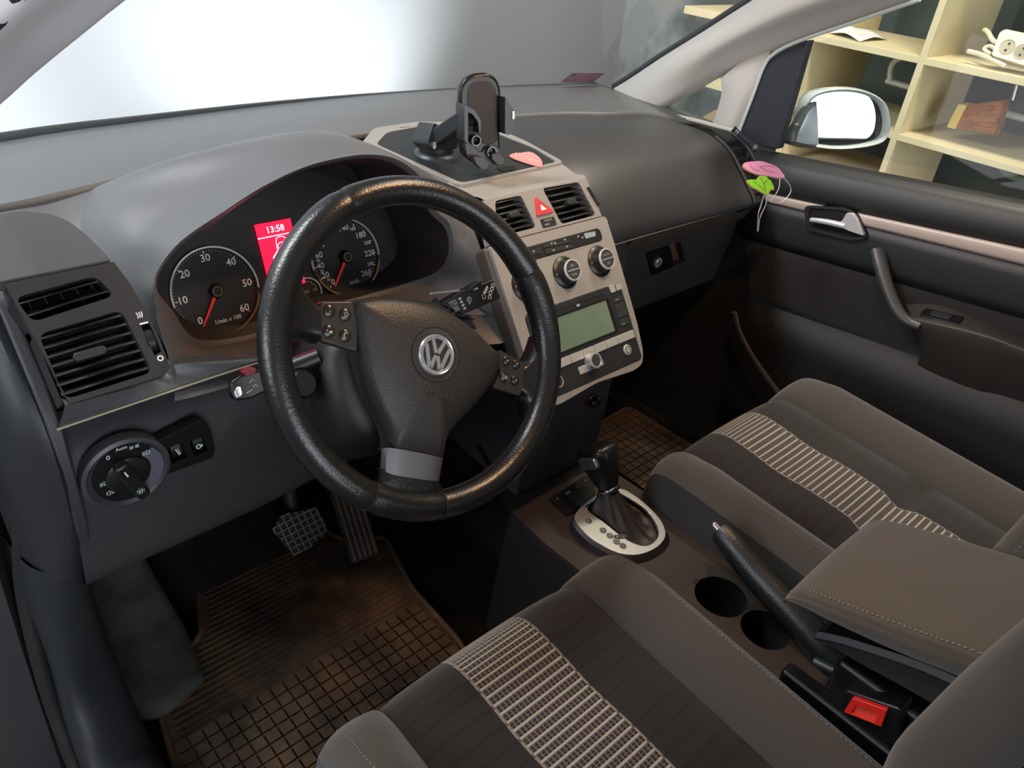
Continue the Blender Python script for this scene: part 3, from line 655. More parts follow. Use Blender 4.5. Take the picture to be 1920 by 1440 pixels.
mb = MB(); mb.prism(TS, rpoly(TS.pxs([(437, 733), (450, 720), (455, 741), (443, 748)]), .004), 0, .002); mb.build('tip', M_CHROME, l, bevel=.0012)
mb = MB(); G = TS.at(*TS.px(471, 722)); mb.line(G, [(-.001, .003), (.003, .005), (.005, .003)], .0008, 0, .0005); mb.line(G, [(.001, -.003), (.004, -.001), (.006, -.004)], .0008, 0, .0005); G = TS.at(*TS.px(467, 735)); mb.line(G, [(-.003, 0), (.004, .001)], .001, 0, .0005); mb.build('printed_symbols', M_GREYMARK, l)
mb = MB(); mb.prism(TS, TS.pxs([(452, 697), (470, 688), (480, 690), (478, 700), (462, 706)]), -.008, .002); mb.build('slider', mat('slider_red', '7c1a2a', .4), l, bevel=.001)
# ignition / adjusting lever on the column
mb = MB().lathe(Fr(PY(568, 720, .06), (1, 0, 0), W0.v), 0, 0, [(.016, -.02), (.016, 0), (.013, .004), (.0001, .004)], 24)
o = mb.build('ignition_lock', M_BLACK, None); tag(o, 'round black ignition lock on the column left of the airbag cover', 'ignition lock')
# ================================================================ LIGHT SWITCH
LS = Fr(PY(238, 885, .172), (1, 0, 0), (0, -.06, 1))
lsw = thing('light_switch', LS.O, 'round black headlight rotary switch with plate of two small rollers on the knee panel', 'light switch')
cc = LS.px(236, 884); r0 = .047
arm = LS.pxs([(268, 838), (374, 786), (392, 798), (402, 838), (398, 856), (300, 890)])
mb = MB(); mb.prism(LS, rpoly(arm, .006), -.01, .003, [LS.pxs([(311, 838), (338, 826), (349, 856), (322, 869)]), LS.pxs([(353, 826), (377, 814), (388, 843), (364, 855)])])
pl_ = mb.build('switch_plate', M_BLACK, lsw, bevel=.0012)
mb = MB(); mb.lathe(LS, cc[0], cc[1], [(r0, -.01), (r0, .004), (r0-.004, .006), (r0-.009, .002), (.0001, .002)], 64)
mb.build('bezel_ring', mat('bezel_grey', '3a3a3f', .4), lsw)
mb = MB(); mb.lathe(LS, cc[0]+.002, cc[1], [(.0385, .001), (.0385, .0035), (.0001, .0035)], 56); base = mb.build('dial_face', M_BLACK, lsw)
mb = MB(); mb.ring(LS, cc[0]+.002, cc[1], .0235, .0375, .0034, .0045, 30, -62, 42); mb.build('silver_sector', mat('sector_grey', '5b5c6c', .35), base)
kr = math.radians(20)
mb = MB(); K = LS.at(cc[0]+.0, cc[1], 0, kr); mb.lathe(K, 0, 0, [(.0235, .003), (.0235, .008), (.021, .0095), (.0001, .0095)], 48)
kn = mb.build('knob', mat('knob_black', '18181a', .35), lsw)
mb = MB(); mb.prism(K, rrect(-.0078, .0078, -.031, .027, .006), .008, .021); gp = mb.build('grip', mat('knob_black', '18181a', .3), kn, bevel=.0035, seg=4)
mb = MB(); mb.box(K, -.0008, .0008, .011, .019, .0208, .0215); mb.build('pointer', M_WHITE, kn)
s = MB()
def lamp(G, kind):
    if kind == 'fog' or kind == 'low':
        s.line(G, [(0, -.003), (0, .003), (.0028, .002), (.0036, 0), (.0028, -.002)], .0007, 0, .0004, True)
        for k in (-1, 0, 1): s.line(G, [(-.0012, k*.0018), (-.0045, k*.0018-.0008)], .0006, 0, .0004)
    if kind == 'rear':
        s.line(G, [(0, -.003), (0, .003), (-.0028, .002), (-.0036, 0), (-.0028, -.002)], .0007, 0, .0004, True)
        for k in (-1, 0, 1): s.line(G, [(.0012, k*.0018), (.0045, k*.0018)], .0006, 0, .0004)
    if kind == 'sun':
        s.ring(G, 0, 0, .0014, .0021, 0, .0004, 16)
        for k in range(8): s.line(G, [(.0028*math.cos(k*math.pi/4), .0028*math.sin(k*math.pi/4)), (.0046*math.cos(k*math.pi/4), .0046*math.sin(k*math.pi/4))], .0005, 0, .0004)
s.text(LS.at(*LS.px(200, 855), .0038), '0', 0, 0, .0085, 0, .0003)
s.text(LS.at(*LS.px(225, 837), .0038), 'Auto', 0, 0, .006, 0, .0003)
G = LS.at(*LS.px(249, 834), .0038)
for sx_ in (-1, 1):
    for k in (-1, 0, 1): s.line(G, [(sx_*.001, k*.0012), (sx_*.005, k*.0018)], .0006, 0, .0004)
lamp(LS.at(*LS.px(271, 844), .0048), 'low'); lamp(LS.at(*LS.px(193, 903), .0038), 'fog'); lamp(LS.at(*LS.px(204, 920), .0038), 'rear')
lamp(K.at(.0, -.017, .0212), 'sun')
s.build('dial_symbols', mat('lamp_mark', 'b9d0cc', .5, emit=.05), base)
for (x, y), (q_) in (((330, 847), 0), ((371, 835), 1)):
    c = LS.px(x, y); G = LS.at(*c)
    b = MB().lathe(Fr(G.w(0, 0, -.012), G.v, G.n), 0, 0, [(.014, -.0055), (.014, .0055)], 32).build('roller', mat('knob_black', '18181a', .3), pl_)
    sy = MB()
    if q_ == 0: sy.line(G, [(-.0012, .006), (.0022, -.003)], .0012, .0022, .003); sy.line(G, [(.0012, .006), (.004, -.0025), (.0015, -.0035)], .0008, .0022, .003)
    else: sy.ring(G, 0, .0, .0022, .0032, .0022, .003, 14); sy.box(G, .0015, .0045, -.001, .0015, .0022, .003)
    sy.build('roller_symbol', mat('lamp_mark', 'b9d0cc', .5), b)
# ================================================================ CENTRE CONSOLE FASCIA
FC = Fr((.34, .042, -.151), (1, 0, 0), (0, .134, .193))
FT = Fr((.34, .255, .069), (1, 0, 0), (0, .179, .013))
M_SIL = mat('fascia_silver', 'a19e9a', .4, metal=.3, bump=.06, bscale=1500)
cst = thing('centre_console_fascia', FC.O, 'silver-grey centre stack housing the vents and radio in the middle of the dashboard', 'centre console')
rv = FC.pxs([(1053, 420), (1118, 403), (1085, 341), (1017, 353)])
lv = [(-rv[1][0], rv[1][1]+.0), (-rv[0][0], rv[0][1]), (-rv[3][0], rv[3][1]), (-rv[2][0], rv[2][1])]
lvp = FC.pxs([(1006, 426), (977, 366)]); lv = [(-.100, lvp[0][1]), (lvp[0][0], lvp[0][1]), (lvp[1][0], lvp[1][1]), (-.085, lvp[1][1])]
v_seam = FC.px(1045, 428)[1]; v_top = FC.px(1045, 330)[1]
R_ = [FC.px(x, y) for x, y in ((1136, 405), (1150, 450), (1165, 500), (1182, 560), (1196, 610), (1206, 660))]
bot_ = [FC.px(x, y) for x, y in ((1205, 682), (1190, 694), (1120, 717), (1045, 745))]
Lx = -.118
def mirror(ps): return [(-a, b) for a, b in ps[::-1]]
lower = [(R_[0][0], v_seam)]+R_[1:]+bot_[:2]+[(0, bot_[2][1])]+mirror([(min(a, .118), b) for a, b in [(R_[0][0], v_seam)]+R_[1:]+bot_[:2]])
radio_h = FC.pxs([(1041, 575), (1150, 527), (1162, 536), (1186, 640), (1178, 652), (1048, 712)])
rh = [(-.104, radio_h[5][1]-.002), (.104, radio_h[5][1]-.002), (.104, radio_h[1][1]), (-.104, radio_h[1][1])]
rh = rrect(-.098, max(p[0] for p in radio_h)+.002, FC.px(1095, 722)[1], FC.px(1093, 553)[1], .008)
strip = rrect(-.088, FC.px(1128, 440)[0], FC.px(1050, 474)[1], FC.px(1045, 448)[1], .008)
kp = [FC.px(1062, 510), FC.px(1124, 490)]; kp = [(-kp[1][0], kp[0][1]), (0.0, kp[0][1]), kp[1]]; kp[1] = FC.px(1060, 511); kr_ = .0245
MB().prism(FC, rpoly(lower, .008), -.02, 0, [rh, strip]+[circ(a, b, kr_, 32) for a, b in kp]).build('lower_fascia', M_SIL, cst, bevel=.002, seg=3)
# surround edge of the fascia
MB().prism(FC, [(a*1.045, b-.003 if b < -.03 else b) for a, b in lower], -.035, -.006).build('fascia_edge', mat('fascia_edge', '5a534d', .45, metal=.2), cst, bevel=.006, seg=4)
# upper part with vents curving back over the top
tv = v_top
uo = [(-.112, v_seam+.0012), (.112, v_seam+.0012), (FC.px(1105, 352)[0], v_top-.012), (-FC.px(1105, 352)[0], v_top-.012)]
tri = FC.pxs([(1002, 370), (1037, 398), (1006, 406)]); tri = [(a-.000, b) for a, b in tri]
MB().prism(FC, [uo[0], uo[1], uo[2], uo[3]], -.02, 0, [rpoly(rv, .006), rpoly(lv, .006)]).build('vent_fascia', M_SIL, cst, bevel=.0012)
w2 = uo[2][0]
def cur(u):
    s_ = u/w2
    P0 = FC.w(s_*w2, uo[2][1], 0); P1 = V3((.34+s_*.113, .225, .0615)); P2 = V3((.34+s_*.113, .262, .0695))
    return [P0, P0.lerp(P1, .5)+V3((0, -.003, .003)), P1, P2]
rows = [cur(w2*k/8) for k in range(-8, 9)]
MB().loft(rows, 4, 1).build('fascia_brow', M_SIL, cst)
oc = [(-.112, -.004), (.107, -.002), (.127, .10), (.118, .19), (.02, .226), (-.09, .225), (-.130, .205), (-.124, .1)]
ic = [(-.100, .004), (.098, .006), (.112, .10), (.108, .175), (.02, .21), (-.07, .21), (-.103, .20), (-.108, .1)]
cv = [FT.px(x, y) for x, y in ((865, 345), (1045, 305), (1043, 300), (1000, 278), (945, 262), (870, 250), (790, 252), (715, 266), (705, 272))]
cov_px = rpoly([cv[0], cv[1], (cv[3][0]+.0, cv[3][1]), (.09, .19), (.0, .212), (-.08, .205), cv[8]], .012)
so = rpoly([(cv[0][0]-.010, cv[0][1]-.006), (cv[1][0]+.010, cv[1][1]-.006), (.122, .10), (.108, .19), (.0, .232), (-.09, .228), (cv[8][0]-.022, cv[8][1]+.008), (-.125, .1)], .014)
MB().prism(FT, so, -.012, .0018, [cov_px]).build('cover_surround', M_SIL, cst, bevel=.003, seg=3)
cvo = MB().prism(FT, [(a*.985, (b-.1)*.985+.1) for a, b in cov_px], -.012, .0008).build('storage_lid', mat('lid_grey', '26292a', .42, bump=.2), cst, bevel=.001)
c = FT.px(950, 317); mb = MB(); mb.prism(FT, FT.pxs([(930, 316), (966, 313), (967, 320), (940, 323)]), .0005, .0024); mb.build('lid_catch', M_BLACK, cvo, bevel=.0006)
vr = vent(FC, rv, 6, 0, cst, tab=(*inq(rv, .5, .5), .019, .0)); vl = vent(FC, lv, 6, 0, cst, tab=(*inq(lv, .5, .5), .019, .0))
mb = MB(); mb.prism(FC, FC.pxs([(1099, 352), (1104, 350), (1124, 382), (1121, 388)]), -.001, .0008); mb.build('vent_wheel_slot', M_VOID, cst)
mb = MB(); mb.prism(FC, FC.pxs([(1106, 362), (1109, 361), (1122, 382), (1119, 385)]), .0, .003)
for k in range(8):
    a = FC.px(1106+k*1.7, 363+k*2.7); mb.box(FC.at(*a), -.0008, .003, -.0004, .0004, .002, .0036)
mb.build('vent_thumbwheel', M_DARK, cst, bevel=.0005)
mb = MB(); mb.prism(FC, rpoly(tri, .002), -.004, .0035); hz = mb.build('hazard_button', mat('hazard_red', 'c9424a', .35), cst, bevel=.001)
tc_ = (sum(p[0] for p in tri)/3, sum(p[1] for p in tri)/3)
mb = MB(); mb.prism(FC, [(tc_[0]+(a-tc_[0])*.32, tc_[1]+(b-tc_[1])*.32) for a, b in tri], .0034, .0039); mb.build('hazard_triangle', M_WHITE, hz)
ab = rpoly(FC.pxs([(1018, 428), (1044, 422), (1038, 406), (1012, 412)]), .002)
mb = MB(); mb.prism(FC, ab, -.002, .001); abo = mb.build('airbag_warning_label', M_DARK, cst, bevel=.0004)
c = FC.px(1028, 417); mb = MB(); mb.text(FC, 'PASSENGER', c[0], c[1]+.0032, .0036, 0, .0013, sx=.8); mb.text(FC, 'AIRBAG', c[0]-.004, c[1]-.0026, .0036, 0, .0013, sx=.8); mb.build('label_text', M_GREYMARK, abo)
# ---- climate panel
cl = thing('climate_control', FC.w(0, .05), 'heating control panel with three round silver-rimmed knobs below the middle vents', 'climate control')
mb = MB(); s0, s1, s2, s3 = bbox(strip); mb.prism(FC, [(a, b) for a, b in rrect(s0+.0006, s1-.0006, s2+.0006, s3-.0006, .007)], -.012, .001); cp = mb.build('button_strip', mat('strip_black', '1f2021', .4), cl, bevel=.0008)
mb = MB(); mb.prism(FC, FC.pxs([(1097, 448), (1116, 443), (1115, 434), (1094, 438)]), .001, .0014); mb.build('strip_display', mat('lcd_pale', '8f9fa4', .3), cp)
mb = MB(); M_BTN = mat('strip_button', '2a2b2c', .45)
for quad in (((1018, 466), (1072, 455), (1069, 450), (1016, 460)), ((1022, 477), (1074, 465), (1072, 458), (1020, 468)), ((994, 480), (1003, 478), (1001, 468), (992, 470)), ((1005, 478), (1015, 475), (1012, 464), (1003, 467))):
    q_ = FC.pxs(quad); mb.prism(FC, q_, .0008, .0022)
mb.build('strip_buttons', M_BTN, cp, bevel=.0005)
mb = MB()
for x, y in ((1032, 458), (1057, 451), (1036, 471), (1061, 464), (999, 473), (1090, 447), (1082, 445)):
    G = FC.at(*FC.px(x, y), .002); mb.line(G, [(-.002, .0015), (0, -.001), (.0015, .0018)], .0006, 0, .0005); mb.ring(G, .0015, .001, .0006, .0012, 0, .0005, 10)
G = FC.at(*FC.px(1037, 457), .002); mb.ring(G, .002, 0, .001, .0018, 0, .0005, 12)
mb.build('strip_symbols', M_GREYMARK, cp)
for i, (a, b) in enumerate(kp):
    G = FC.at(a, b, 0)
    kb = MB().lathe(G, 0, 0, [(kr_-.0003, -.006), (kr_-.0003, .001), (kr_-.003, .003), (.018, .004), (.0155, .016), (.0001, .016)], 44).build('temperature_knob', M_GLOSSBLACK if 0 else mat('knob_body', '131314', .35), cl)
    MB().lathe(G, 0, 0, [(.0158, .015), (.0163, .0165), (.0158, .0182), (.0142, .0186), (.0135, .0165), (.0135, .015)], 44).build('chrome_ring', mat('ring_silver', 'd6d6d6', .25, metal=.5), kb)
    mb = MB().lathe(G, 0, 0, [(.0136, .014), (.0136, .0172), (.0001, .0176)], 36); mb.build('knob_cap', mat('cap_grey', '3a3b3d', .4), kb)
    mb = MB()
    if i == 1: mb.box(G, -.012, -.0025, -.0008, .0008, .0174, .0184); mb.box(G, .0025, .012, -.0008, .0008, .0174, .0184); mb.ring(G, 0, 0, .001, .0018, .0174, .0182, 12)
    else: mb.box(G, -.012, .012, -.0008, .0008, .0174, .0184)
    mb.text(G, ('MAX', 'OFF', 'AUTO')[i], 0, .0065, .0045, 0, .0179); mb.text(G, ('A/C', 'DUAL', 'AC')[i], 0, -.0065, .0045, 0, .0179); mb.build('knob_marks', M_SILVERB, kb)
    mb = MB(); mb.text(G, '0', -.0205, .001, .0045, 0, .0042); mb.build('scale_mark', M_GREYMARK, kb)
# ---- radio
ra, rb, rc, rd = bbox(rh)
rad = thing('car_radio', FC.w(0, -.03), 'navigation radio with greenish blank screen and silver button row in the centre stack', 'radio')
mb = MB(); mb.prism(FC, rrect(ra+.0006, rb-.0006, rc+.0006, rd-.0006, .0075), -.02, .001); fp = mb.build('faceplate', mat('radio_face', '26282b', .38), rad, bevel=.001)
sq = FC.pxs([(1042, 660), (1150, 618), (1137, 560), (1037, 598)])
sc0 = [(-.075, FC.px(1100, 640)[1]), (sq[1][0], FC.px(1100, 640)[1]), (sq[1][0], FC.px(1090, 578)[1]), (-.075, FC.px(1090, 578)[1])]
sL, sR = -.068, FC.px(1143, 590)[0]; sB, sT = FC.px(1098, 642)[1], FC.px(1090, 579)[1]
mb = MB(); mb.prism(FC, rrect(sL-.004, sR+.006, sB-.003, sT+.003, .003), .0005, .0022, [rrect(sL, sR, sB, sT, .001)]); mb.build('screen_frame', M_BLACK, rad, bevel=.0008)
mb = MB(); mb.box(FC, sL, sR, sB, sT, .0006, .0013); mb.build('screen', mat('lcd_green', '687c6c', .15, coat=.6), rad)
mb = MB(); va, vb = FC.px(1093, 566)[1], FC.px(1093, 564)[1]
x0_ = FC.px(1130, 549)[0]; mb.box(FC, -.062, x0_, va-.0012, va+.0012, .0005, .0014); mb.build('disc_slot', M_VOID, fp)
mb = MB(); G = FC.at(*FC.px(1082, 571), .001); mb.prism(G, circ(0, 0, .0035, 16, 180, 360), 0, .0012); mb.build('slot_mark', M_GREYMARK, fp)
M_BTS = mat('silver_button', 'b8b9b6', .38, metal=.3)
def rbtn(pts, par=fp, d=.003, mm=M_BTS, nm='button', r=.001): return MB().prism(FC, rpoly(FC.pxs(pts), r), .0, d).build(nm, mm, par, bevel=.0006)
rbtn([(1145, 550), (1153, 547), (1149, 533), (1139, 536)]); rbtn([(1155, 546), (1165, 542), (1162, 532), (1151, 533)])
vt_, vb_ = FC.px(1110, 656)[1], FC.px(1112, 667)[1]
def vrow(x): return FC.px(x, 0)[0]
vb_t, vb_b = FC.px(1183, 619)[1], FC.px(1185, 634)[1]
edges = [-.093, -.066, -.040, -.0135, .0115, .038, .064, rb-.004]
for a, b in zip(edges, edges[1:]):
    MB().prism(FC, rrect(a+.0004, b-.0004, vb_b, vb_t, .0012), 0, .0032).build('button', M_BTS, fp, bevel=.0006)
for (p0, p1, p2, p3) in (((1151, 569), (1167, 563), (1163, 556), (1148, 562)), ((1157, 598), (1176, 590), (1167, 566), (1152, 572)), ((1161, 613), (1180, 606), (1177, 595), (1158, 601))):
    rbtn([p0, p1, p2, p3], mm=mat('dark_key', '2e3133', .45), d=.0025)
mb = MB()
for x, y in ((1155, 562), (1167, 608)): mb.box(FC.at(*FC.px(x, y)), -.0035, .0035, -.0004, .0004, .0025, .003)
mb.build('key_marks', M_GREYMARK, fp)
kc = FC.px(1106, 678); ck = (kc[0], kc[1])
G = FC.at(*ck); mb = MB(); mb.prism(G, rrect(-.028, .024, -.0125, -.001, .002), 0, .0025, ); mb.build('rocker', M_BTS, fp, bevel=.0006)
mb = MB().lathe(G, 0, 0, [(.0145, 0), (.0145, .0008), (.0125, .001), (.0125, .003), (.0118, .013), (.0118, .014), (.0098, .0145), (.0088, .0132), (.0001, .0132)], 36); mb.build('volume_knob', M_SILVERB, rad)
MB().cyl(G, 0, 0, .0086, .013, .0136, 30).build('knob_centre', mat('cap_grey', '3a3b3d', .4), rad)
for (x, y) in ((1175, 656),):
    G = FC.at(*FC.px(x, y)); MB().lathe(G, 0, 0, [(.0085, 0), (.0085, .002), (.0075, .003), (.0001, .0032)], 30).build('button', M_BTS, fp); mb = MB(); mb.ring(G, 0, 0, .005, .0056, .003, .0036, 24); mb.build('button_mark', M_DARK, fp)
G = FC.at(*FC.px(1045, 716)); b_ = MB().lathe(G, 0, 0, [(.0095, 0), (.0095, .003), (.0001, .0034)], 30).build('button', M_DARK, fp); MB().ring(G, 0, 0, .0072, .0088, .003, .004, 30).build('button_ring', M_SILVERB, b_)
# ---- lower console under the fascia
lc = MB(); FL = Fr((.34, .06, -.2), (1, 0, 0), (0, -.015, .2))
lc.prism(FL, [(-.095, .0), (.092, .0), (.094, -.05), (.097, -.10), (.102, -.20), (-.09, -.20), (-.095, -.05)], -.2, .0)
lo_ = lc.build('lower_console', mat('console_blue', '2c2f34', .5, bump=.2), cst, bevel=.006, seg=3)
c = FL.px(1108, 749); G = FL.at(*c)
sk = thing('power_socket', G.O, 'round 12 volt socket with red rim low on the centre stack', 'power socket')
MB().lathe(G, 0, 0, [(.0125, -.004), (.0125, .003), (.0105, .005), (.0095, .002), (.0095, -.01)], 30).build('socket_rim', mat('socket_rim', '5a2a26', .25, metal=.5), sk)
MB().lathe(G, .002, -.001, [(.0095, -.002), (.0095, .010), (.008, .013), (.0001, .013)], 28).build('socket_cap', M_GLOSSBLACK, sk)
# ================================================================ CENTRE TUNNEL
TZ = -.405
tun = thing('centre_tunnel', (.34, -.2, TZ), 'brown-black plastic centre tunnel between the two front seats', 'centre tunnel')
TF = Fr((.34, 0, TZ), (1, 0, 0), (0, 1, 0))
def tp(x, y, d=0): return TF.px(x, y, d)
# front sloping part, x half width
gate_o = [(1078, 966), (1080, 981), (1096, 1001), (1119, 1019), (1159, 1039), (1197, 1042), (1231, 1028), (1247, 1006), (1240, 981), (1219, 956), (1190, 932), (1162, 918), (1130, 925), (1098, 945)]
gate_i = [(1100, 956), (1131, 981), (1166, 1009), (1195, 1024), (1218, 1024), (1233, 1008), (1231, 987), (1212, 959), (1180, 937), (1155, 926), (1125, 935)]
GF = Fr((.34, -.09, TZ+.014), (1, 0, 0), (0, 1, .12))
go = cat2(GF.pxs(gate_o), 3); gi = cat2(GF.pxs(gate_i), 3)
hold = [GF.w(a, b) for a, b in gi]; hole_t = [(p.x-.34, p.y) for p in hold]
cups = [(.018, -.262, .037), (.030, -.335, .030)]
cph = []
tt = MB()
cxy = tp(1352, 1118); cup_c = [(cxy[0], cxy[1], .038)]
c2 = tp(1420, 1175); cup_c.append((c2[0]+.005, c2[1]-.01, .034))
outl = [(-.110, .06), (-.118, -.02), (-.112, -.20), (-.112, -.62), (.112, -.62), (.112, -.20), (.105, -.05), (.10, .06)]
hl = [[(p[0], p[1]) for p in hole_t[::2]]]+[circ(a, b, r, 28) for a, b, r in cup_c]
tt.prism(TF, outl, -.012, 0, hl); tt.build('tunnel_top', M_TUN, tun, bevel=.004, seg=3)
sd = MB()
for s_ in (-1, 1):
    xx = .34+s_*.112
    sd.loft([[V3((xx, y, TZ-.004)) for y in (.06, -.1, -.3, -.62)], [V3((xx+s_*.012, y, TZ-.08)) for y in (.06, -.1, -.3, -.62)], [V3((xx+s_*.03, y, -.66)) for y in (.06, -.1, -.3, -.62)]], 3, 3)
sd.build('tunnel_sides', mat('tunnel_side', '0b0b0c', .6, bump=.2), tun)
fr = MB(); fr.loft([[V3((x, .06, TZ-.003)) for x in (.225, .34, .445)], [V3((x, .11, TZ+.02)) for x in (.235, .34, .44)], [V3((x, .17, TZ+.06)) for x in (.24, .34, .435)]], 3, 3); fr.build('tunnel_front_tray', M_VOID, tun)
for a, b, r in cup_c:
    mb = MB(); n = 28
    A = [TF.w(p, q, -.001) for p, q in circ(a, b, r, n)]; Bq = [TF.w(p, q, -.065) for p, q in circ(a, b, r*.9, n)]
    mb.grid([A, Bq], True); mb.add(Bq, [list(range(n))]); mb.build('cup_holder', M_VOID, tun)
# row of switches beside the gear lever
SWF = Fr((.34, -.03, TZ+.004), (1, 0, 0), (0, 1, 0)); mb = MB(); mb.prism(SWF, SWF.pxs([(1030, 935), (1096, 893), (1112, 902), (1116, 935), (1095, 950), (1062, 966)]), -.004, .002)
sp_ = mb.build('switch_strip', M_BLACK, tun, bevel=.001)
mb = MB()
for x, y in ((1045, 937), (1065, 926), (1083, 915), (1098, 903)): G = SWF.at(*SWF.px(x, y), .002, .0); mb.text(G, 'OFF' if x == 1065 else '=', 0, 0, .007, 0, .0004)
mb.build('switch_symbols', M_GREYMARK, sp_)
# ---------------------------------------------------------------- gear selector
gs = thing('gear_selector', (.34, -.09, TZ), 'automatic gear lever in a silver oval gate marked P R N D S', 'gear lever')
mb = MB(); base = [GF.w(a, b, 0) for a, b in go]; b0 = [V3((p.x+(p.x-.345)*.10+.002, p.y+(p.y+.09)*.12-.004, TZ-.002)) for p in base]; b1 = [V3((p.x+(p.x-.345)*.06, p.y+(p.y+.09)*.05-.002, p.z-.003)) for p in base]
mb.grid([b0, b1, base], True); mb.build('gate_base', mat('gate_base', '242022', .4), gs)
mb = MB(); mb.prism(GF, go, -.003, .003, [gi]); gt = mb.build('gate_plate', mat('gate_silver', 'c4c2be', .3, metal=.75), gs, bevel=.0012, seg=3)
mb = MB(); gm = [GF.w(a, b, -.02) for a, b in gi]; g2 = [GF.w(a, b, 0) for a, b in gi]; mb.grid([g2, gm], True); mb.build('gate_well', M_VOID, gs)
mb = MB()
for (x, y, ch) in ((1103, 979, 'P'), (1130, 997, 'R'), (1143, 1007, 'N'), (1155, 1018, 'D'), (1167, 1026, 'S')):
    G = GF.at(*GF.px(x, y), .003, .35); mb.m = 0; mb.cyl(G, 0, 0, .0058, 0, .0006, 20); mb.m = 1; mb.ring(G, 0, 0, .0046, .0052, .0006, .0009, 20); mb.text(G, ch, 0, 0, .0075, 0, .001)
G = GF.at(*GF.px(1162, 1009), .003, -.45); mb.m = 0; mb.prism(G, rrect(-.0105, .0105, -.0042, .0042, .004), 0, .0006); mb.m = 1; mb.text(G, '+', -.005, 0, .008, 0, .001); mb.text(G, '-', .005, 0, .008, 0, .001)
mb.build('gate_letters', [M_DARK, M_GREYMARK], gt)
bs = PX(1150, 935, .34); kb_ = PX(1143, 912, .34); kt_ = PX(1128, 862, .34)
cg = GF.w(sum(a for a, b in gi)/len(gi), sum(b for a, b in gi)/len(gi), -.012)
dirv = (kt_-bs).normalized(); K0 = PX(1141, 915, .34)
GK = Fr(K0, (1, 0, 0), V3((0, 1, 0)).cross(dirv).cross(V3((1, 0, 0))) if 0 else dirv.cross(V3((1, 0, 0))))
GK = Fr(K0, (1, 0, 0), V3((0, dirv.z, -dirv.y)))  # n along the lever
if GK.n.dot(dirv) < 0: GK = Fr(K0, (1, 0, 0), V3((0, -dirv.z, dirv.y)))
def lathe_el(mb, F, secs, n=24, pw=.75):
    rows = []
    for du, dv, d, a, b in secs:
        rows.append([F.w(du+a*(abs(math.cos(t))**pw)*(1 if math.cos(t) >= 0 else -1), dv+b*(abs(math.sin(t))**pw)*(1 if math.sin(t) >= 0 else -1), d) for t in [2*math.pi*k/n for k in range(n)]])
    mb.loft(rows, 1, 3, cu=True); o = len(mb.v); 
    top = [mb.v[o-n+k] for k in range(n)]; mb.add(top, [list(range(n))])
    return mb
mb = MB(); n = 28
rim_ = [GF.w(a, b, -.008) for a, b in gi]; 
def blend(t, d, sc): return [ (p.lerp(K0, t)) + V3((0, 0, d))+(p-cg)*sc for p in rim_]
neck = [K0+(p-cg).normalized()*.013-dirv*.002 for p in rim_]
r1 = [p.lerp(q_, .25)+V3((0, 0, -.012+.003*math.sin(i*1.9))) for i, (p, q_) in enumerate(zip(rim_, neck))]
r2 = [p.lerp(q_, .6)+V3((0, 0, -.010+.004*math.sin(i*1.4))) for i, (p, q_) in enumerate(zip(rim_, neck))]
mb.loft([rim_, r1, r2, neck], 1, 4, cu=True); mb.build('leather_boot', mat('boot_leather', '2a2422', .5, bump=.6, bscale=200), gs)
mb = MB(); lathe_el(mb, GK, [(0, 0, -.004, .013, .013), (0, 0, .004, .0145, .0145), (0, 0, .012, .017, .018), (-.001, .0, .03, .0195, .026), (-.002, -.002, .048, .0235, .031), (-.003, -.003, .062, .025, .033), (-.003, -.003, .071, .022, .029), (-.003, -.003, .0745, .014, .020)], pw=.6)
kn_ = mb.build('knob', mat('knob_leather', '161617', .3, bump=.2, bscale=500), gs)
mb = MB(); lathe_el(mb, GK, [(0, 0, -.006, .0135, .0135), (0, 0, -.004, .0155, .0155), (0, 0, .0, .0155, .0155), (0, 0, .002, .0135, .0135)]); mb.build('knob_collar', mat('collar_chrome', 'a8a8aa', .2, metal=1), gs)
mb = MB(); mb.text(Fr(GK.w(0, -.0158, -.001), GK.u, GK.n), 'DSG', 0, 0, .010, 0, .0006); mb.build('collar_letters', M_VOID, gs)
BF = Fr(GK.w(-.026, -.004, .052), GK.v, GK.n); mb = MB(); mb.prism(Fr(GK.w(-.0225, 0, .052), -GK.v, GK.n), rrect(-.016, .022, -.010, .009, .006), -.004, .009); mb.build('release_button', mat('button_metal', 'a9adb2', .22, metal=.9), kn_, bevel=.003, seg=4)
# ---------------------------------------------------------------- handbrake
hb = thing('handbrake', (.385, -.42, TZ), 'black leather handbrake lever beside the passenger seat', 'handbrake')
tip = PX(1345, 990, .385); bse = PX(1585, 1262, .375)
ax = (bse-tip).normalized()
pts = [tip+ax*.004, tip.lerp(bse, .12), tip.lerp(bse, .35)+V3((0, 0, -.002)), tip.lerp(bse, .6), tip.lerp(bse, .85)+V3((0, 0, -.004)), bse+V3((0, -.02, -.03))]
mb = MB().tube(pts, [.014, .018, .0195, .0205, .022, .025], 20, smooth=5, flat=1.15); grip = mb.build('grip', mat('brake_leather', '16191b', .38, bump=.35, bscale=400, spec=.6), hb)
sg = MB(); up_ = V3((.35, .0, .94))
PP = catmull(pts, 8)
for i in range(4, len(PP)-8):
    rr_ = .0165+.0050*i/len(PP); p = PP[i]+(V3((.55, .1, .84)).normalized())*(rr_+.0005); q_ = PP[i+1]+(V3((.55, .1, .84)).normalized())*(rr_+.0005)
    a = V3((.83, 0, -.55))*(.0016 if i % 2 else -.0016); sg.tube([p+a, q_-a], .0006, 5)
sg.build('stitching', mat('thread_dark', '3a3431', .8), grip)
mb = MB(); mb.tube([tip-ax*.006, tip+ax*.006], [.0052, .0058], 16, smooth=1); mb.ball(tip-ax*.006, .0052, 8); mb.build('release_button', mat('button_metal', 'a9adb2', .22, metal=.9), hb)
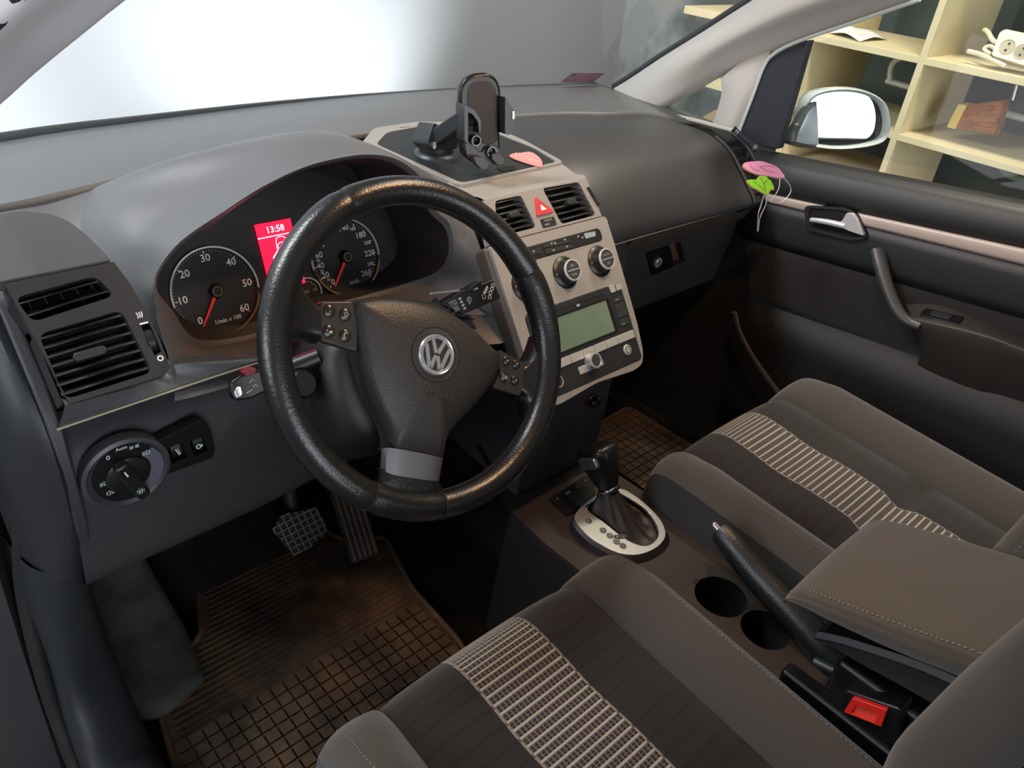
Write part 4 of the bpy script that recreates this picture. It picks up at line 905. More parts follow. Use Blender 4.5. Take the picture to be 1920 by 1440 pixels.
# ---------------------------------------------------------------- armrest
am = thing('centre_armrest', (.33, -.5, -.25), 'padded grey-brown cloth armrest on the tunnel between the seats', 'armrest')
A_C = .335; rows = []
for s_, (y, zt, th) in enumerate(((-.374, -.226, .008), (-.374, -.214, .020), (-.388, -.194, .030), (-.44, -.172, .038), (-.50, -.150, .042), (-.56, -.128, .044), (-.66, -.10, .045), (-.80, -.085, .045))):
    hw = (.088, .097, .103, .106, .108, .108, .108, .108)[s_]; zb = zt-th
    rt = (1, 1, .99, .95, .9, .84, .8, .8)[s_]
    rows.append([V3((A_C+a*hw*(rt if a > 0 else 1), y, zt+b)) for a, b in ((-.90, -th), (-1, -th*.55), (-.985, -.012), (-.93, -.004), (-.6, .0), (0, .003), (.6, .0), (.93, -.004), (.985, -.012), (1, -th*.55), (.90, -th))])
mb = MB().loft([[p.lerp(rows[0][5], .5)+V3((0, .0, -.006)) for p in rows[0]]]+rows, 4, 4); pad = mb.build('padding', mat('armrest_cloth', '4d453c', .92, bump=.5, bscale=1800, spec=.12, sheen=.3), am, ang=70)
edge = catmull([r[3]+V3((0, 0, .0012)) for r in rows[1:]], 24)
st = MB()
for i in range(0, len(edge)-1, 2): st.tube([edge[i], edge[i+1]], .0007, 5)
st.build('stitching', M_STITCH, pad)
mb = MB(); hr = []
for y, zt, th in ((-.42, -.235, .02), (-.46, -.212, .04), (-.55, -.176, .06), (-.7, -.15, .07)):
    hr.append([V3((A_C+a*.098, y, zt+b)) for a, b in ((-1, .0), (-1.03, -.008), (-1.0, -.014), (-.86, -.016), (-.86, -th), (.86, -th), (1, -.014), (1, 0))])
mb.loft(hr, 1, 4); mb.add([hr[0][k] for k in range(8)], [[0, 1, 2, 3], [0, 3, 6, 7], [3, 4, 5, 6]]); mb.build('hinge_shell', mat('shell_grey', '2a2d2f', .45), am)
mb = MB(); mb.box(Fr((A_C, -.56, -.33), (1, 0, 0), (0, 1, 0)), -.075, .075, -.2, .115, -.08, .055); mb.build('armrest_support', M_BLACK, am, bevel=.008, seg=3)
# ---------------------------------------------------------------- belt buckle
bk = thing('seatbelt_buckle', PX(1625, 1330, .243), 'black seat belt buckle with red release button beside the driver seat', 'seat belt buckle')
bc0 = PX(1650, 1310, .25); bx = V3((.12, -1, .05)).normalized()
BKF = Fr(PX(1625, 1332, .245), PX(1668, 1345, .245)-PX(1590, 1318, .245), (0, .3, 1))
rp = BKF.pxs([(1586, 1330), (1603, 1303), (1668, 1326), (1657, 1358)])
mb = MB(); mb.prism(BKF, rpoly([(rp[0][0]-.006, rp[0][1]-.07), (rp[3][0]+.01, rp[3][1]-.07), (rp[2][0]+.012, rp[2][1]+.002), (rp[1][0]-.012, rp[1][1]+.002), (rp[0][0]-.008, rp[0][1])], .004), -.03, .0); case = mb.build('case', M_BLACK, bk, bevel=.003, seg=3)
M_BK = mat('buckle_red', 'd8261e', .35, spec=.5)
mb = MB(); 
inner = [inq([rp[0], rp[3], rp[2], rp[1]], a_, b_) for a_, b_ in ((.2, .12), (.8, .12), (.8, .62), (.2, .62))]; mb.prism(BKF, rp, 0, .006, [inner]); mb.build('release_button', M_BK, bk, bevel=.0012, seg=3)
mb = MB(); mb.prism(BKF, inner, 0, .003); mb.build('button_dish', mat('buckle_red2', 'e04a3a', .4), bk)
mb = MB(); mb.box(Fr((.252, -.53, -.41), (0, -1, 0), (0, 0, 1)), -.13, .16, -.08, .085, -.012, .012); 
o = mb.build('tunnel_side_tray', M_BLACK, tun, bevel=.006, seg=3)
mb = MB().tube([PX(1528, 1240, .285), PX(1600, 1275, .285), PX(1700, 1332, .285), PX(1770, 1370, .285)], .006, 10, smooth=3); mb.build('tray_lip', mat('lip_dark', '22282b', .4), tun)
# ================================================================ SEATS
def fabric():
    m = bpy.data.materials.new('striped_seat_cloth'); m.use_nodes = True; nt = m.node_tree; L = nt.links; b = nt.nodes['Principled BSDF']
    b.inputs['Roughness'].default_value = .92; b.inputs['Specular IOR Level'].default_value = .12; b.inputs['Sheen Weight'].default_value = .25; b.inputs['Sheen Roughness'].default_value = .5
    uv = nt.nodes.new('ShaderNodeUVMap'); sp = nt.nodes.new('ShaderNodeSeparateXYZ'); L.new(uv.outputs[0], sp.inputs[0])
    def mth(op, a, b_=None, c=None):
        n = nt.nodes.new('ShaderNodeMath'); n.operation = op
        for i, v in enumerate((a, b_, c)):
            if v is None: continue
            if isinstance(v, (int, float)): n.inputs[i].default_value = v
            else: L.new(v, n.inputs[i])
        return n.outputs[0]
    U, V = sp.outputs[0], sp.outputs[1]
    NB = 64.0
    fv = mth('FRACT', mth('MULTIPLY', V, NB)); bar = mth('LESS_THAN', fv, .26)
    du = mth('ABSOLUTE', mth('SUBTRACT', U, .5)); ins = mth('LESS_THAN', du, .155); edge = mth('MULTIPLY', mth('LESS_THAN', du, .163), mth('GREATER_THAN', du, .155))
    fu = mth('FRACT', mth('MULTIPLY', U, 58)); lad = mth('MULTIPLY', mth('LESS_THAN', fu, .3), mth('GREATER_THAN', fv, .0))
    fv3 = mth('FRACT', mth('MULTIPLY', V, NB*3)); thin = mth('LESS_THAN', fv3, .22)
    faint = mth('MAXIMUM', mth('MULTIPLY', lad, .30), mth('MULTIPLY', thin, .26))
    bars = mth('MAXIMUM', mth('MULTIPLY', bar, .95), faint)
    f = mth('MAXIMUM', mth('MULTIPLY', bars, ins), mth('MULTIPLY', edge, .55))
    rib = mth('FRACT', mth('MULTIPLY', V, NB*.5)); ribd = mth('MULTIPLY', mth('LESS_THAN', rib, .22), mth('SUBTRACT', 1, ins))
    mix = nt.nodes.new('ShaderNodeMix'); mix.data_type = 'RGBA'; mix.inputs[6].default_value = lin('292422'); mix.inputs[7].default_value = lin('a89d90'); L.new(f, mix.inputs[0])
    m2 = nt.nodes.new('ShaderNodeMix'); m2.data_type = 'RGBA'; m2.inputs[7].default_value = lin('1f1c1c'); L.new(mix.outputs[2], m2.inputs[6]); L.new(mth('MULTIPLY', ribd, .6), m2.inputs[0]); L.new(m2.outputs[2], b.inputs['Base Color'])
    n = nt.nodes.new('ShaderNodeTexNoise'); n.inputs['Scale'].default_value = 1500; tc = nt.nodes.new('ShaderNodeTexCoord'); L.new(tc.outputs['Object'], n.inputs['Vector'])
    h = mth('ADD', mth('MULTIPLY', n.outputs['Fac'], .5), mth('SUBTRACT', mth('MULTIPLY', f, .5), mth('MULTIPLY', ribd, .8)))
    bp = nt.nodes.new('ShaderNodeBump'); bp.inputs['Strength'].default_value = .5; bp.inputs['Distance'].default_value = .001; L.new(h, bp.inputs['Height']); L.new(bp.outputs[0], b.inputs['Normal'])
    return m
M_STRIPE = fabric()
def sprof(s):
    """centre line of the cushion: arc length from the bottom of the front face -> (y, z)"""
    if s < .09: return (-.118, -.485+s)
    R = .05; a = (s-.09)/R
    if a < math.pi/2*.97: return (-.118-R+R*math.cos(a), -.395+R*math.sin(a)*1.0)
    s2 = s-.09-R*math.pi/2*.97
    return (-.168-s2*.995, -.345-s2*.06)
SS = [0, .03, .06, .09, .105, .12, .135, .15, .168, .19, .22, .25, .28, .31, .34, .37, .40, .43, .46, .49, .52, .55, .58, .61, .62]
def cush(s, xk, bol, zoff=0.0):
    y, z = sprof(s); ft = max(0, min(1, (s-.06)/.16)); 
    return y, z, ft
XC = [-.150, -.125, -.1, -.07, -.035, 0, .035, .07, .1, .125, .150]
def centre_row(s):
    y, z, ft = cush(s, 0, 0); r = []
    sw_ = .0
    for c_ in (.262, .43): sw_ -= .009*math.exp(-((s-c_)/.007)**2)
    puff = .006*abs(math.sin(math.pi*(s-.1)/.165)) if s > .1 else 0
    for x in XC:
        t = abs(x)/.15; k = .88+.12*min(1, s/.15)
        zz = z+(puff+sw_)*(1-t**6)-.004*(t**8)+.004*t*t
        yy = y+.010*(1-t*t)*(1-ft)
        r.append(V3((x*k, yy, zz)))
    return r
def bol_row(s, sd):
    y, z, ft = cush(s, 0, 0); k = .88+.12*min(1, s/.15)
    cr = .042*ft**.8; w = .245*(k if s < .15 else 1); rnd = .0 if s > .2 else (.2-s)*.10
    pts = [(.150*k, -.004), (.160*k, .004+cr*.25), (.180*k, cr*.75+.004), (.203*k, cr+.004), (.222*k, cr*.86+.002), (.238*k-rnd*.3, cr*.35-.004), (.2465*k-rnd*.5, -.035), (.248*k-rnd*.5, -.08), (.246*k-rnd*.5, -.15)]
    back = max(0, .17-s)*.0
    out_ = []
    for x, dz in pts:
        q_ = max(0, (x-.15)/.1); zz = z+dz
        out_.append(V3((sd*x, y-rnd*q_*1.2*(1 if s > .05 else 1), max(zz, -.50))))
    return out_
def make_seat(name, label):
    t = thing(name, (0, -.35, -.65), label, 'car seat')
    MB().loft([centre_row(s) for s in SS], 2, 2, uv=True).build('seat_cushion', M_STRIPE, t, ang=80)
    for sd in (-1, 1):
        rr = [bol_row(s, sd) for s in SS]
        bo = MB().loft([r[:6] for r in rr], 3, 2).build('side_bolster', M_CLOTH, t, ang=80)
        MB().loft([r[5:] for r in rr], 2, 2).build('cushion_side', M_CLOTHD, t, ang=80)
        e = catmull([catmull(r[:6], 3)[10]+V3((0, 0, .0007)) for r in rr[3:]], 10); st = MB()
        for i in range(0, len(e)-1, 2): st.tube([e[i], e[i+1]], .0005, 4)
        st.build('stitching', M_STITCH, bo)
        MB().tube([r[0]+V3((0, 0, .001)) for r in rr[2:]], .0018, 6, smooth=2).build('piping', M_CLOTHD, bo)
    # front skirt and base
    MB().box(Fr((0, -.36, -.52), (1, 0, 0), (0, 1, 0)), -.225, .225, -.27, .215, -.09, .06).build('seat_base', M_BLACK, t, bevel=.01, seg=3)
    # backrest
    hs = [0, .05, .1, .16, .22, .30, .38, .46]; B0 = V3((0, -.60, -.44)); dv = V3((0, -.12, .993)); nv = V3((0, .993, .12))
    def brow(h, ks): return [B0+V3((x, 0, 0))+dv*h+nv*d for x, d in ks]
    cen = [(x, .0+.01*(x/.15)**2) for x in XC]
    MB().loft([brow(h, cen) for h in hs], 2, 3, uv=True).build('backrest', M_STRIPE, t, ang=80)
    for sd in (-1, 1):
        def ks(h):
            f = min(1, .35+h*4)*(1-.25*max(0, (h-.28)/.2)); return [(sd*x, d) for x, d in ((.15, .012), (.165, .025+.02*f), (.19, .035+.040*f), (.215, .035+.048*f), (.24, .022+.042*f), (.257, .0+.03*f), (.262, -.03), (.26, -.09))]
        bb = MB().loft([brow(h, ks(h)) for h in hs], 3, 3).build('backrest_bolster', mat('bolster_dark', '3a3733', .92, bump=.5, bscale=1800, spec=.12, sheen=.3), t, ang=80)
        e = catmull([brow(h, ks(h))[4] for h in hs[1:]], 20); st = MB()
        for i in range(0, len(e)-1, 2): st.tube([e[i]+nv*.001, e[i+1]+nv*.001], .0006, 4)
        st.build('stitching', M_STITCH, bb)
    MB().box(Fr(B0-nv*.05, (1, 0, 0), dv), -.25, .25, 0, .5, -.05, .03).build('backrest_shell', M_CLOTHD, t, bevel=.02, seg=3)
    return t
seat1 = make_seat('car_seat', 'driver seat in dark cloth with a striped centre band, nearest the open door')
seat1['group'] = 'front seats'
s2 = seat1.copy(); COL.objects.link(s2); s2.location = seat1.location+V3((.668, .09, 0))
s2['label'] = 'passenger seat in dark cloth with a striped centre band, beyond the handbrake'
for ch in list(seat1.children):
    c = ch.copy(); COL.objects.link(c); c.parent = s2
    if ch.name.startswith('backrest'): c.location = ch.location+V3((0, -.045, 0))
    for g_ in ch.children:
        d = g_.copy(); COL.objects.link(d); d.parent = c
# ================================================================ FOOTWELL
FZ = -.655
fl = MB(); fl.box(WF, -.33, 1.02, -1.2, .66, FZ-.03, FZ-.006)
struct('floor', fl, M_CARPET)
tb = MB(); tb.add([V3(p) for p in ((-.33, .40, FZ-.006), (1.02, .40, FZ-.006), (1.02, .62, -.42), (-.33, .62, -.42), (1.06, .645, .04), (-.36, .66, .04))], [[0, 1, 2, 3], [3, 2, 4, 5]])
struct('wall_bulkhead', tb, M_CARPET, solid=.01)
def matrub(name, grid):
    m = bpy.data.materials.new(name); m.use_nodes = True; nt = m.node_tree; L = nt.links; b = nt.nodes['Principled BSDF']; b.inputs['Roughness'].default_value = .7; b.inputs['Specular IOR Level'].default_value = .3
    tc = nt.nodes.new('ShaderNodeTexCoord'); n = nt.nodes.new('ShaderNodeTexNoise'); n.inputs['Scale'].default_value = 5; n.inputs['Detail'].default_value = 9; n.inputs['Roughness'].default_value = .65; L.new(tc.outputs['Object'], n.inputs['Vector'])
    r = nt.nodes.new('ShaderNodeValToRGB'); r.color_ramp.elements[0].position = .38; r.color_ramp.elements[0].color = lin('2a2521'); r.color_ramp.elements[1].position = .62; r.color_ramp.elements[1].color = lin('6a5442')
    L.new(n.outputs['Fac'], r.inputs['Fac']); L.new(r.outputs[0], b.inputs['Base Color'])
    n2 = nt.nodes.new('ShaderNodeTexNoise'); n2.inputs['Scale'].default_value = 260; L.new(tc.outputs['Object'], n2.inputs['Vector'])
    bp = nt.nodes.new('ShaderNodeBump'); bp.inputs['Strength'].default_value = .5; bp.inputs['Distance'].default_value = .001; L.new(n2.outputs[0], bp.inputs['Height']); L.new(bp.outputs[0], b.inputs['Normal'])
    return m
M_MAT = matrub('dirty_rubber', 1)
MF = Fr((0, 0, FZ), (1, 0, 0), (0, 1, 0))
def pin(p, poly):
    x, y = p; c = False; j = len(poly)-1
    for i in range(len(poly)):
        a, b = poly[i], poly[j]
        if (a[1] > y) != (b[1] > y) and x < (b[0]-a[0])*(y-a[1])/(b[1]-a[1])+a[0]: c = not c
        j = i
    return c
def bend(v, y0=.30):
    """mat rises along the toe board beyond y0"""
    return 0 if v < y0 else (v-y0)*.25
def floor_mat(name, poly, label, ysplit, pitch=.0215):
    t = thing(name, (sum(p[0] for p in poly)/len(poly), sum(p[1] for p in poly)/len(poly), FZ), label, 'floor mat')
    P = rpoly(poly, .02); mb = MB(); mb.prism(MF, P, -.004, .004); base = mb.build('mat_base', M_MAT, t, bevel=.0015)
    MB().tube([MF.w(a, b, .006) for a, b in P], .0045, 8, closed=True).build('raised_border', M_MAT, t)
    xs_ = [p[0] for p in P]; ys_ = [p[1] for p in P]; rb = MB()
    ins = lambda p: all(pin((p[0]+a, p[1]+b), P) for a, b in ((.012, 0), (-.012, 0), (0, .012), (0, -.012)))
    y = min(ys_)
    while y < max(ys_):     # square studs towards the seat, cross ribs under the heels
        if y < ysplit:
            x = min(xs_)
            while x < max(xs_):
                if ins((x, y)): h = pitch*.43; rb.prism(MF, [(x-h, y-h), (x+h, y-h), (x+h, y+h), (x-h, y+h)], .003, .0085)
                x += pitch
            y += pitch
        else:
            run = None; x = min(xs_)
            while x < max(xs_)+.01:
                ok = ins((x, y))
                if ok and run is None: run = x
                if not ok and run is not None:
                    if x-run > .02: rb.box(MF, run, x-.006, y-.0018, y+.0018, .003, .0058)
                    run = None
                x += .006
            y += .0115
    if ysplit < 10: rb.build('tread_studs', M_MAT, t)
    return t
dm = [PZ(x, y, FZ) for x, y in ((288, 1290), (378, 1195), (366, 1045), (372, 1010), (520, 960), (655, 1020), (722, 1010), (775, 1110), (860, 1205), (840, 1400))]
dm = [(p.x, p.y) for p in dm]; dm[-1] = (.10, -.10); dm.append((-.29, -.10)); dm.append((-.315, .12))
floor_mat('floor_mat', dm, 'dirty ribbed rubber floor mat under the pedals in the driver footwell', .17)
pm = [PZ(x, y, FZ) for x, y in ((1150, 795), (1235, 870), (1245, 905))]
floor_mat('floor_mat', [(.50, .33), (.93, .36), (.93, -.02), (.50, -.05)], 'dusty brown rubber floor mat in the passenger footwell', .34, .022)
# carpet side hump and footrest
fr_ = thing('footrest', (-.26, .42, -.6), 'worn grey carpeted footrest left of the pedals', 'footrest')
P4 = [PZ(175, 1100, -.56), PZ(262, 1055, -.56), PZ(325, 1215, -.645), PZ(290, 1270, -.65), PZ(230, 1310, -.65)]
mb = MB(); q = [V3((-.325, .50, -.50)), V3((-.235, .50, -.50)), V3((-.225, .34, -.625)), V3((-.235, .27, -.65)), V3((-.32, .22, -.65))]
mb.loft([[V3((-.33, .54, -.48)), V3((-.29, .54, -.48)), V3((-.235, .54, -.49))], [V3((-.33, .44, -.55)), V3((-.29, .44, -.55)), V3((-.225, .44, -.56))], [V3((-.33, .34, -.62)), V3((-.29, .34, -.62)), V3((-.215, .33, -.63))], [V3((-.33, .24, -.65)), V3((-.29, .22, -.652)), V3((-.225, .24, -.655))]], 4, 4)
mb.build('footrest_pad', mat('carpet_grey', '4a4946', .95, bump=.9, bscale=900, spec=.1, noise=.5, nscale=18), fr_, solid=.02)
# pedals
pd = thing('brake_pedal', PZ(565, 995, -.55), 'wide brake pedal with worn metal-edged grid rubber', 'pedal')
PD = Fr(PZ(563, 992, -.56), (1, -.25, 0), (0, .62, .62))
pp = PD.pxs([(508, 992), (528, 965), (592, 950), (614, 985), (610, 1005), (553, 1045)])
pp = rpoly(pp, .006)
mb = MB(); mb.prism(PD, pp, -.012, 0); pad = mb.build('pad', mat('pedal_rubber', '2b2623', .6), pd, bevel=.002)
gr = MB(); bx_ = bbox(pp)
def clip(u_, v_): return pin((u_, v_), pp)
ang = math.radians(12)
for o_ in range(2):
    for k in range(-8, 9):
        G = PD.at(sum(p[0] for p in pp)/len(pp), sum(p[1] for p in pp)/len(pp), 0, ang+o_*math.pi/2)
        run = [t_ for t_ in [i*.002-.08 for i in range(81)] if clip(*(lambda w_: ((w_-PD.O).dot(PD.u), (w_-PD.O).dot(PD.v)))(G.w(t_, k*.0115)))]
        if len(run) > 2: gr.box(G, run[0], run[-1], k*.0115-.0011, k*.0115+.0011, -.001, .0035)
gr.build('grid_ribs', mat('worn_rib', '8a7f74', .5, metal=.2), pad)
mb = MB().tube([PD.w(0, .01, -.012), PD.w(0.0, .06, -.03), V3((.03, .42, -.35)), V3((.03, .42, -.2))], [.014, .012, .011, .011], 12, smooth=3); mb.build('arm', mat('pedal_arm', '4c4540', .5, metal=.3), pd)
gp = thing('accelerator_pedal', PZ(670, 985, -.58), 'long ribbed accelerator pedal right of the brake', 'pedal')
AP = Fr(PZ(672, 1000, -.60), (1, -.12, 0), (0, .62, .75))
mb = MB(); ap = AP.pxs([(645, 955), (690, 965), (700, 1025), (662, 1030)]); ap = [(-.028, -.05), (.028, -.05), (.030, .09), (-.030, .09)]
mb.prism(AP, rpoly(ap, .006), -.012, 0); a_ = mb.build('pad', mat('pedal_rubber2', '332c27', .6), gp, bevel=.002); mb = MB()
for k in range(-2, 3): mb.box(AP, k*.0105-.0025, k*.0105+.0025, -.045, .085, -.001, .003)
mb.build('ribs', mat('pedal_rib', '6a5d50', .6), a_)
mb = MB().tube([AP.w(0, .06, -.012), V3((.16, .45, -.45)), V3((.16, .45, -.3))], .01, 10, smooth=3); mb.build('arm', M_BLACK, gp)
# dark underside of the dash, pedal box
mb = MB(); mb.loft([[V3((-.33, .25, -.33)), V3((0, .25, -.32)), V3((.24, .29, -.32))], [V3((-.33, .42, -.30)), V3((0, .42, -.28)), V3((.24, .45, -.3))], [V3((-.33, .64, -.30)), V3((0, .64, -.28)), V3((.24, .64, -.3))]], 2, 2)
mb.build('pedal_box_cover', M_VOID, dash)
# ================================================================ DRIVER DOOR OPENING
sl_ = thing('door_sill_trim', (-.36, 0, -.6), 'blue-grey plastic sill trim along the driver door opening', 'sill trim')
rows = []
pth = [(-.352, .62, -.05), (-.36, .36, -.20), (-.375, .285, -.38), (-.385, .28, -.52), (-.385, .20, -.605), (-.385, .05, -.62), (-.385, -.2, -.625), (-.385, -.9, -.63)]
wid = [.03, .035, .05, .07, .085, .09, .09, .09]
A_ = []
edgeL = [PX(0, 862, -.41), PX(75, 1105, -.41), PX(110, 1260, -.41), PX(150, 1440, -.41)]
rows = [[V3((-.338, .215, -.29)), V3((-.352, .205, -.285)), V3((-.376, .21, -.285)), V3((-.392, .24, -.285)), V3((-.40, .3, -.285))],
        [V3((-.336, .222, -.33)), V3((-.35, .21, -.335)), V3((-.38, .212, -.34)), V3((-.398, .235, -.34)), V3((-.405, .3, -.34))],
        [V3((-.332, .25, -.42)), V3((-.345, .225, -.43)), V3((-.385, .215, -.44)), V3((-.402, .235, -.45)), V3((-.41, .3, -.46))],
        [V3((-.326, .26, -.53)), V3((-.338, .235, -.525)), V3((-.388, .205, -.53)), V3((-.408, .215, -.56)), V3((-.412, .27, -.62))],
        [V3((-.322, .22, -.64)), V3((-.332, .19, -.60)), V3((-.388, .15, -.59)), V3((-.408, .14, -.615)), V3((-.41, .14, -.69))],
        [V3((-.322, .10, -.65)), V3((-.332, .09, -.61)), V3((-.388, .06, -.60)), V3((-.408, .05, -.62)), V3((-.41, .05, -.70))],
        [V3((-.322, -.5, -.66)), V3((-.332, -.5, -.62)), V3((-.388, -.5, -.61)), V3((-.408, -.5, -.63)), V3((-.41, -.5, -.71))]]
MB().loft(rows, 4, 4).build('sill_cover', M_BLUEJAMB, sl_)
MB().tube([V3((-.40, .62, .02)), V3((-.395, .42, .0)), V3((-.38, .33, -.06)), V3((-.378, .26, -.20)), V3((-.40, .265, -.34)), V3((-.412, .245, -.46)), V3((-.416, .225, -.58)), V3((-.416, .12, -.66)), V3((-.416, -.5, -.68))], .009, 12, smooth=6).build('door_seal', M_RUB, sl_)
jp = MB(); jp.loft([[V3((-.41, .66, .06)), V3((-.41, .66, -.3)), V3((-.41, .66, -.8))], [V3((-.408, .44, .02)), V3((-.408, .42, -.3)), V3((-.415, .42, -.8))], [V3((-.385, .34, -.04)), V3((-.408, .29, -.3)), V3((-.425, .25, -.8))], [V3((-.43, .34, -.04)), V3((-.45, .29, -.3)), V3((-.46, .25, -.8))], [V3((-.52, .38, -.04)), V3((-.53, .33, -.3)), V3((-.53, .30, -.8))]], 3, 3)
jp.build('jamb_panel', M_DARK, sl_)
MB().loft([[V3((-.36, .42, .1)), V3((-.42, .34, .1)), V3((-.60, .40, .1))], [V3((-.385, .36, -.3)), V3((-.43, .29, -.3)), V3((-.60, .35, -.3))], [V3((-.40, .33, -1)), V3((-.44, .26, -1)), V3((-.60, .30, -1))]], 3, 3).build('wing_inner_panel', M_DARK, sl_)
MB().box(Fr((-.44, -.2, -.72), (1, 0, 0), (0, 1, 0)), -.10, .05, -.8, .6, -.15, -.0).build('outer_sill', mat('sill_dark', '17181b', .5), sl_, bevel=.015, seg=3)
# left lower jamb column next to the dash end
lj = MB(); lj.loft([[V3((-.338, .28, .03)), V3((-.352, .26, .028)), V3((-.37, .30, .028)), V3((-.385, .4, .03))], [V3((-.338, .20, -.04)), V3((-.35, .19, -.04)), V3((-.372, .225, -.04)), V3((-.39, .36, -.04))], [V3((-.338, .172, -.10)), V3((-.349, .168, -.10)), V3((-.375, .205, -.10)), V3((-.392, .34, -.10))], [V3((-.338, .178, -.2)), V3((-.35, .176, -.2)), V3((-.378, .21, -.2)), V3((-.395, .3, -.2))], [V3((-.34, .205, -.30)), V3((-.355, .2, -.3)), V3((-.378, .212, -.3)), V3((-.395, .26, -.3))]], 3, 4)
lj.build('jamb_column', mat('jamb_column', '212428', .5, bump=.3, bscale=600), sl_)
# ================================================================ PASSENGER DOOR
FD = Fr((1.005, 0, 0), (0, -1, 0), (0, 0, 1))
dr = thing('car_door', (1.005, -.1, -.3), 'closed dark passenger door with pale trim strip and silver handle', 'car door')
M_DOOR = mat('door_plastic', '28292b', .5, bump=.3, bscale=600); M_DOORC = mat('door_cloth', '161515', .9, bump=.4, bscale=1500, sheen=.2)
def fx(x, y, d=0): return FD.px(x, y, d)
s0_, s1_ = fx(1440, 290), fx(1920, 385); t0, t1 = fx(1450, 362), fx(1920, 462); b0_, b1_ = fx(1455, 379), fx(1920, 492)
def ext(a, b, u): k = (u-a[0])/(b[0]-a[0]); return (u, a[1]+(b[1]-a[1])*k)
UR = .75
sR, tR, bR = ext(s0_, s1_, UR), ext(t0, t1, UR), ext(b0_, b1_, UR)
UL = s0_[0]-.05
sL_, tL, bL = ext(s0_, s1_, UL), ext(t0, t1, UL), ext(b0_, b1_, UL)
def strip3(name, A, B, dA, dB, mm, steps=8, bulge=0, **k):
    rows = []
    for j in range(5):
        t = j/4; rows.append([FD.w(A[0][0]+(A[1][0]-A[0][0])*i/steps, (A[0][1]+(A[1][1]-A[0][1])*i/steps)*(1-t)+(B[0][1]+(B[1][1]-B[0][1])*i/steps)*t, dA+(dB-dA)*t+bulge*math.sin(math.pi*t)) for i in range(steps+1)])
    return MB().loft(rows, 1, 1).build(name, mm, dr, solid=.004, soff=0, **k)
strip3('window_ledge', (sL_, sR), ((tL[0], tL[1]), (tR[0], tR[1])), .0, .012, M_DOOR, bulge=.012)
MB().loft([[FD.w(sL_[0], sL_[1]-.0, -.04), FD.w(sR[0], sR[1], -.04)], [FD.w(sL_[0], sL_[1]+.004, -.012), FD.w(sR[0], sR[1]+.004, -.012)], [FD.w(sL_[0], sL_[1], .0), FD.w(sR[0], sR[1], .0)]], 4, 3).build('window_seal', M_RUB, dr)
strip3('trim_strip', (tL, tR), (bL, bR), .013, .013, mat('trim_pale', 'b9aaa0', .42, metal=.15), bulge=.002)
lowB = ((UL, -.60), (UR, -.60))
strip3('door_panel', (bL, bR), ((bL[0], bL[1]-.09), (bR[0], bR[1]-.09)), .011, .004, M_DOOR, bulge=.004)
strip3('door_cloth', ((bL[0], bL[1]-.089), (bR[0], bR[1]-.089)), ((bL[0], bL[1]-.22), (bR[0], bR[1]-.22)), .003, -.004, M_DOORC)
strip3('door_lower_panel', ((bL[0], bL[1]-.22), (bR[0], bR[1]-.22)), lowB, -.004, -.0, mat('door_low', '141415', .6, bump=.3, bscale=600))
# armrest bulge
ar = []
d_ = .055
arm_t = [fx(1690, 573, d_*.3), fx(1750, 574, .02), fx(1830, 600, .01), fx(1920, 640, .008)]
arm_e = [fx(1708, 604, d_), fx(1760, 618, d_+.005), fx(1840, 640, d_+.01), fx(1920, 668, d_+.01)]
arm_b = [fx(1728, 645, d_*.5), fx(1770, 668, d_*.6), fx(1845, 695, d_*.6), fx(1920, 712, d_*.6)]
def extend(l): a, b = l[-2], l[-1]; return l+[(b[0]+.25, b[1]+(b[1]-a[1])/(b[0]-a[0])*.25*.4)]
R0 = [FD.w(a, b, 0) for a, b in extend(arm_t)]; R1_ = [FD.w(a, b, d_) for a, b in extend(arm_e)]; R2 = [FD.w(a, b, d_*.55) for a, b in extend(arm_b)]; R3 = [FD.w(a, b-.06, -.005) for a, b in extend(arm_b)]
Rm_ = [p.lerp(q, .75)+V3((0, 0, .004)) for p, q in zip(R0, R1_)]
ao = MB().loft([R0, Rm_, R1_, R2, R3], 4, 4).build('door_armrest', mat('door_arm', '3a3532', .55, bump=.3, bscale=500), dr)
mb = MB(); e0, e1 = PX(1728, 588, 1.005-d_*.55), PX(1802, 606, 1.005-d_*.55)
SWI = Fr(e0.lerp(e1, .5)+V3((0, 0, .003)), e1-e0, (1, 0, .35)); L_ = (e1-e0).length/2; mb.prism(SWI, rrect(-L_, L_, -.012, .012, .004), -.006, .002); swo = mb.build('window_switch', M_BLACK, ao, bevel=.001)
MB().prism(SWI, rrect(-.018, .016, -.007, .007, .002), .001, .005).build('rocker', M_DARK, swo, bevel=.001)
# grab handle
gp_ = [PX(1645, 470, .985), PX(1652, 500, .972), PX(1664, 540, .96), PX(1682, 580, .952), PX(1702, 602, .95), PX(1725, 612, .952)]
MB().tube(gp_, [.016, .015, .013, .0125, .011, .009], 16, smooth=5, flat=.8).build('grab_handle', mat('grab_grey', '3c3d3f', .38, bump=.15), dr)
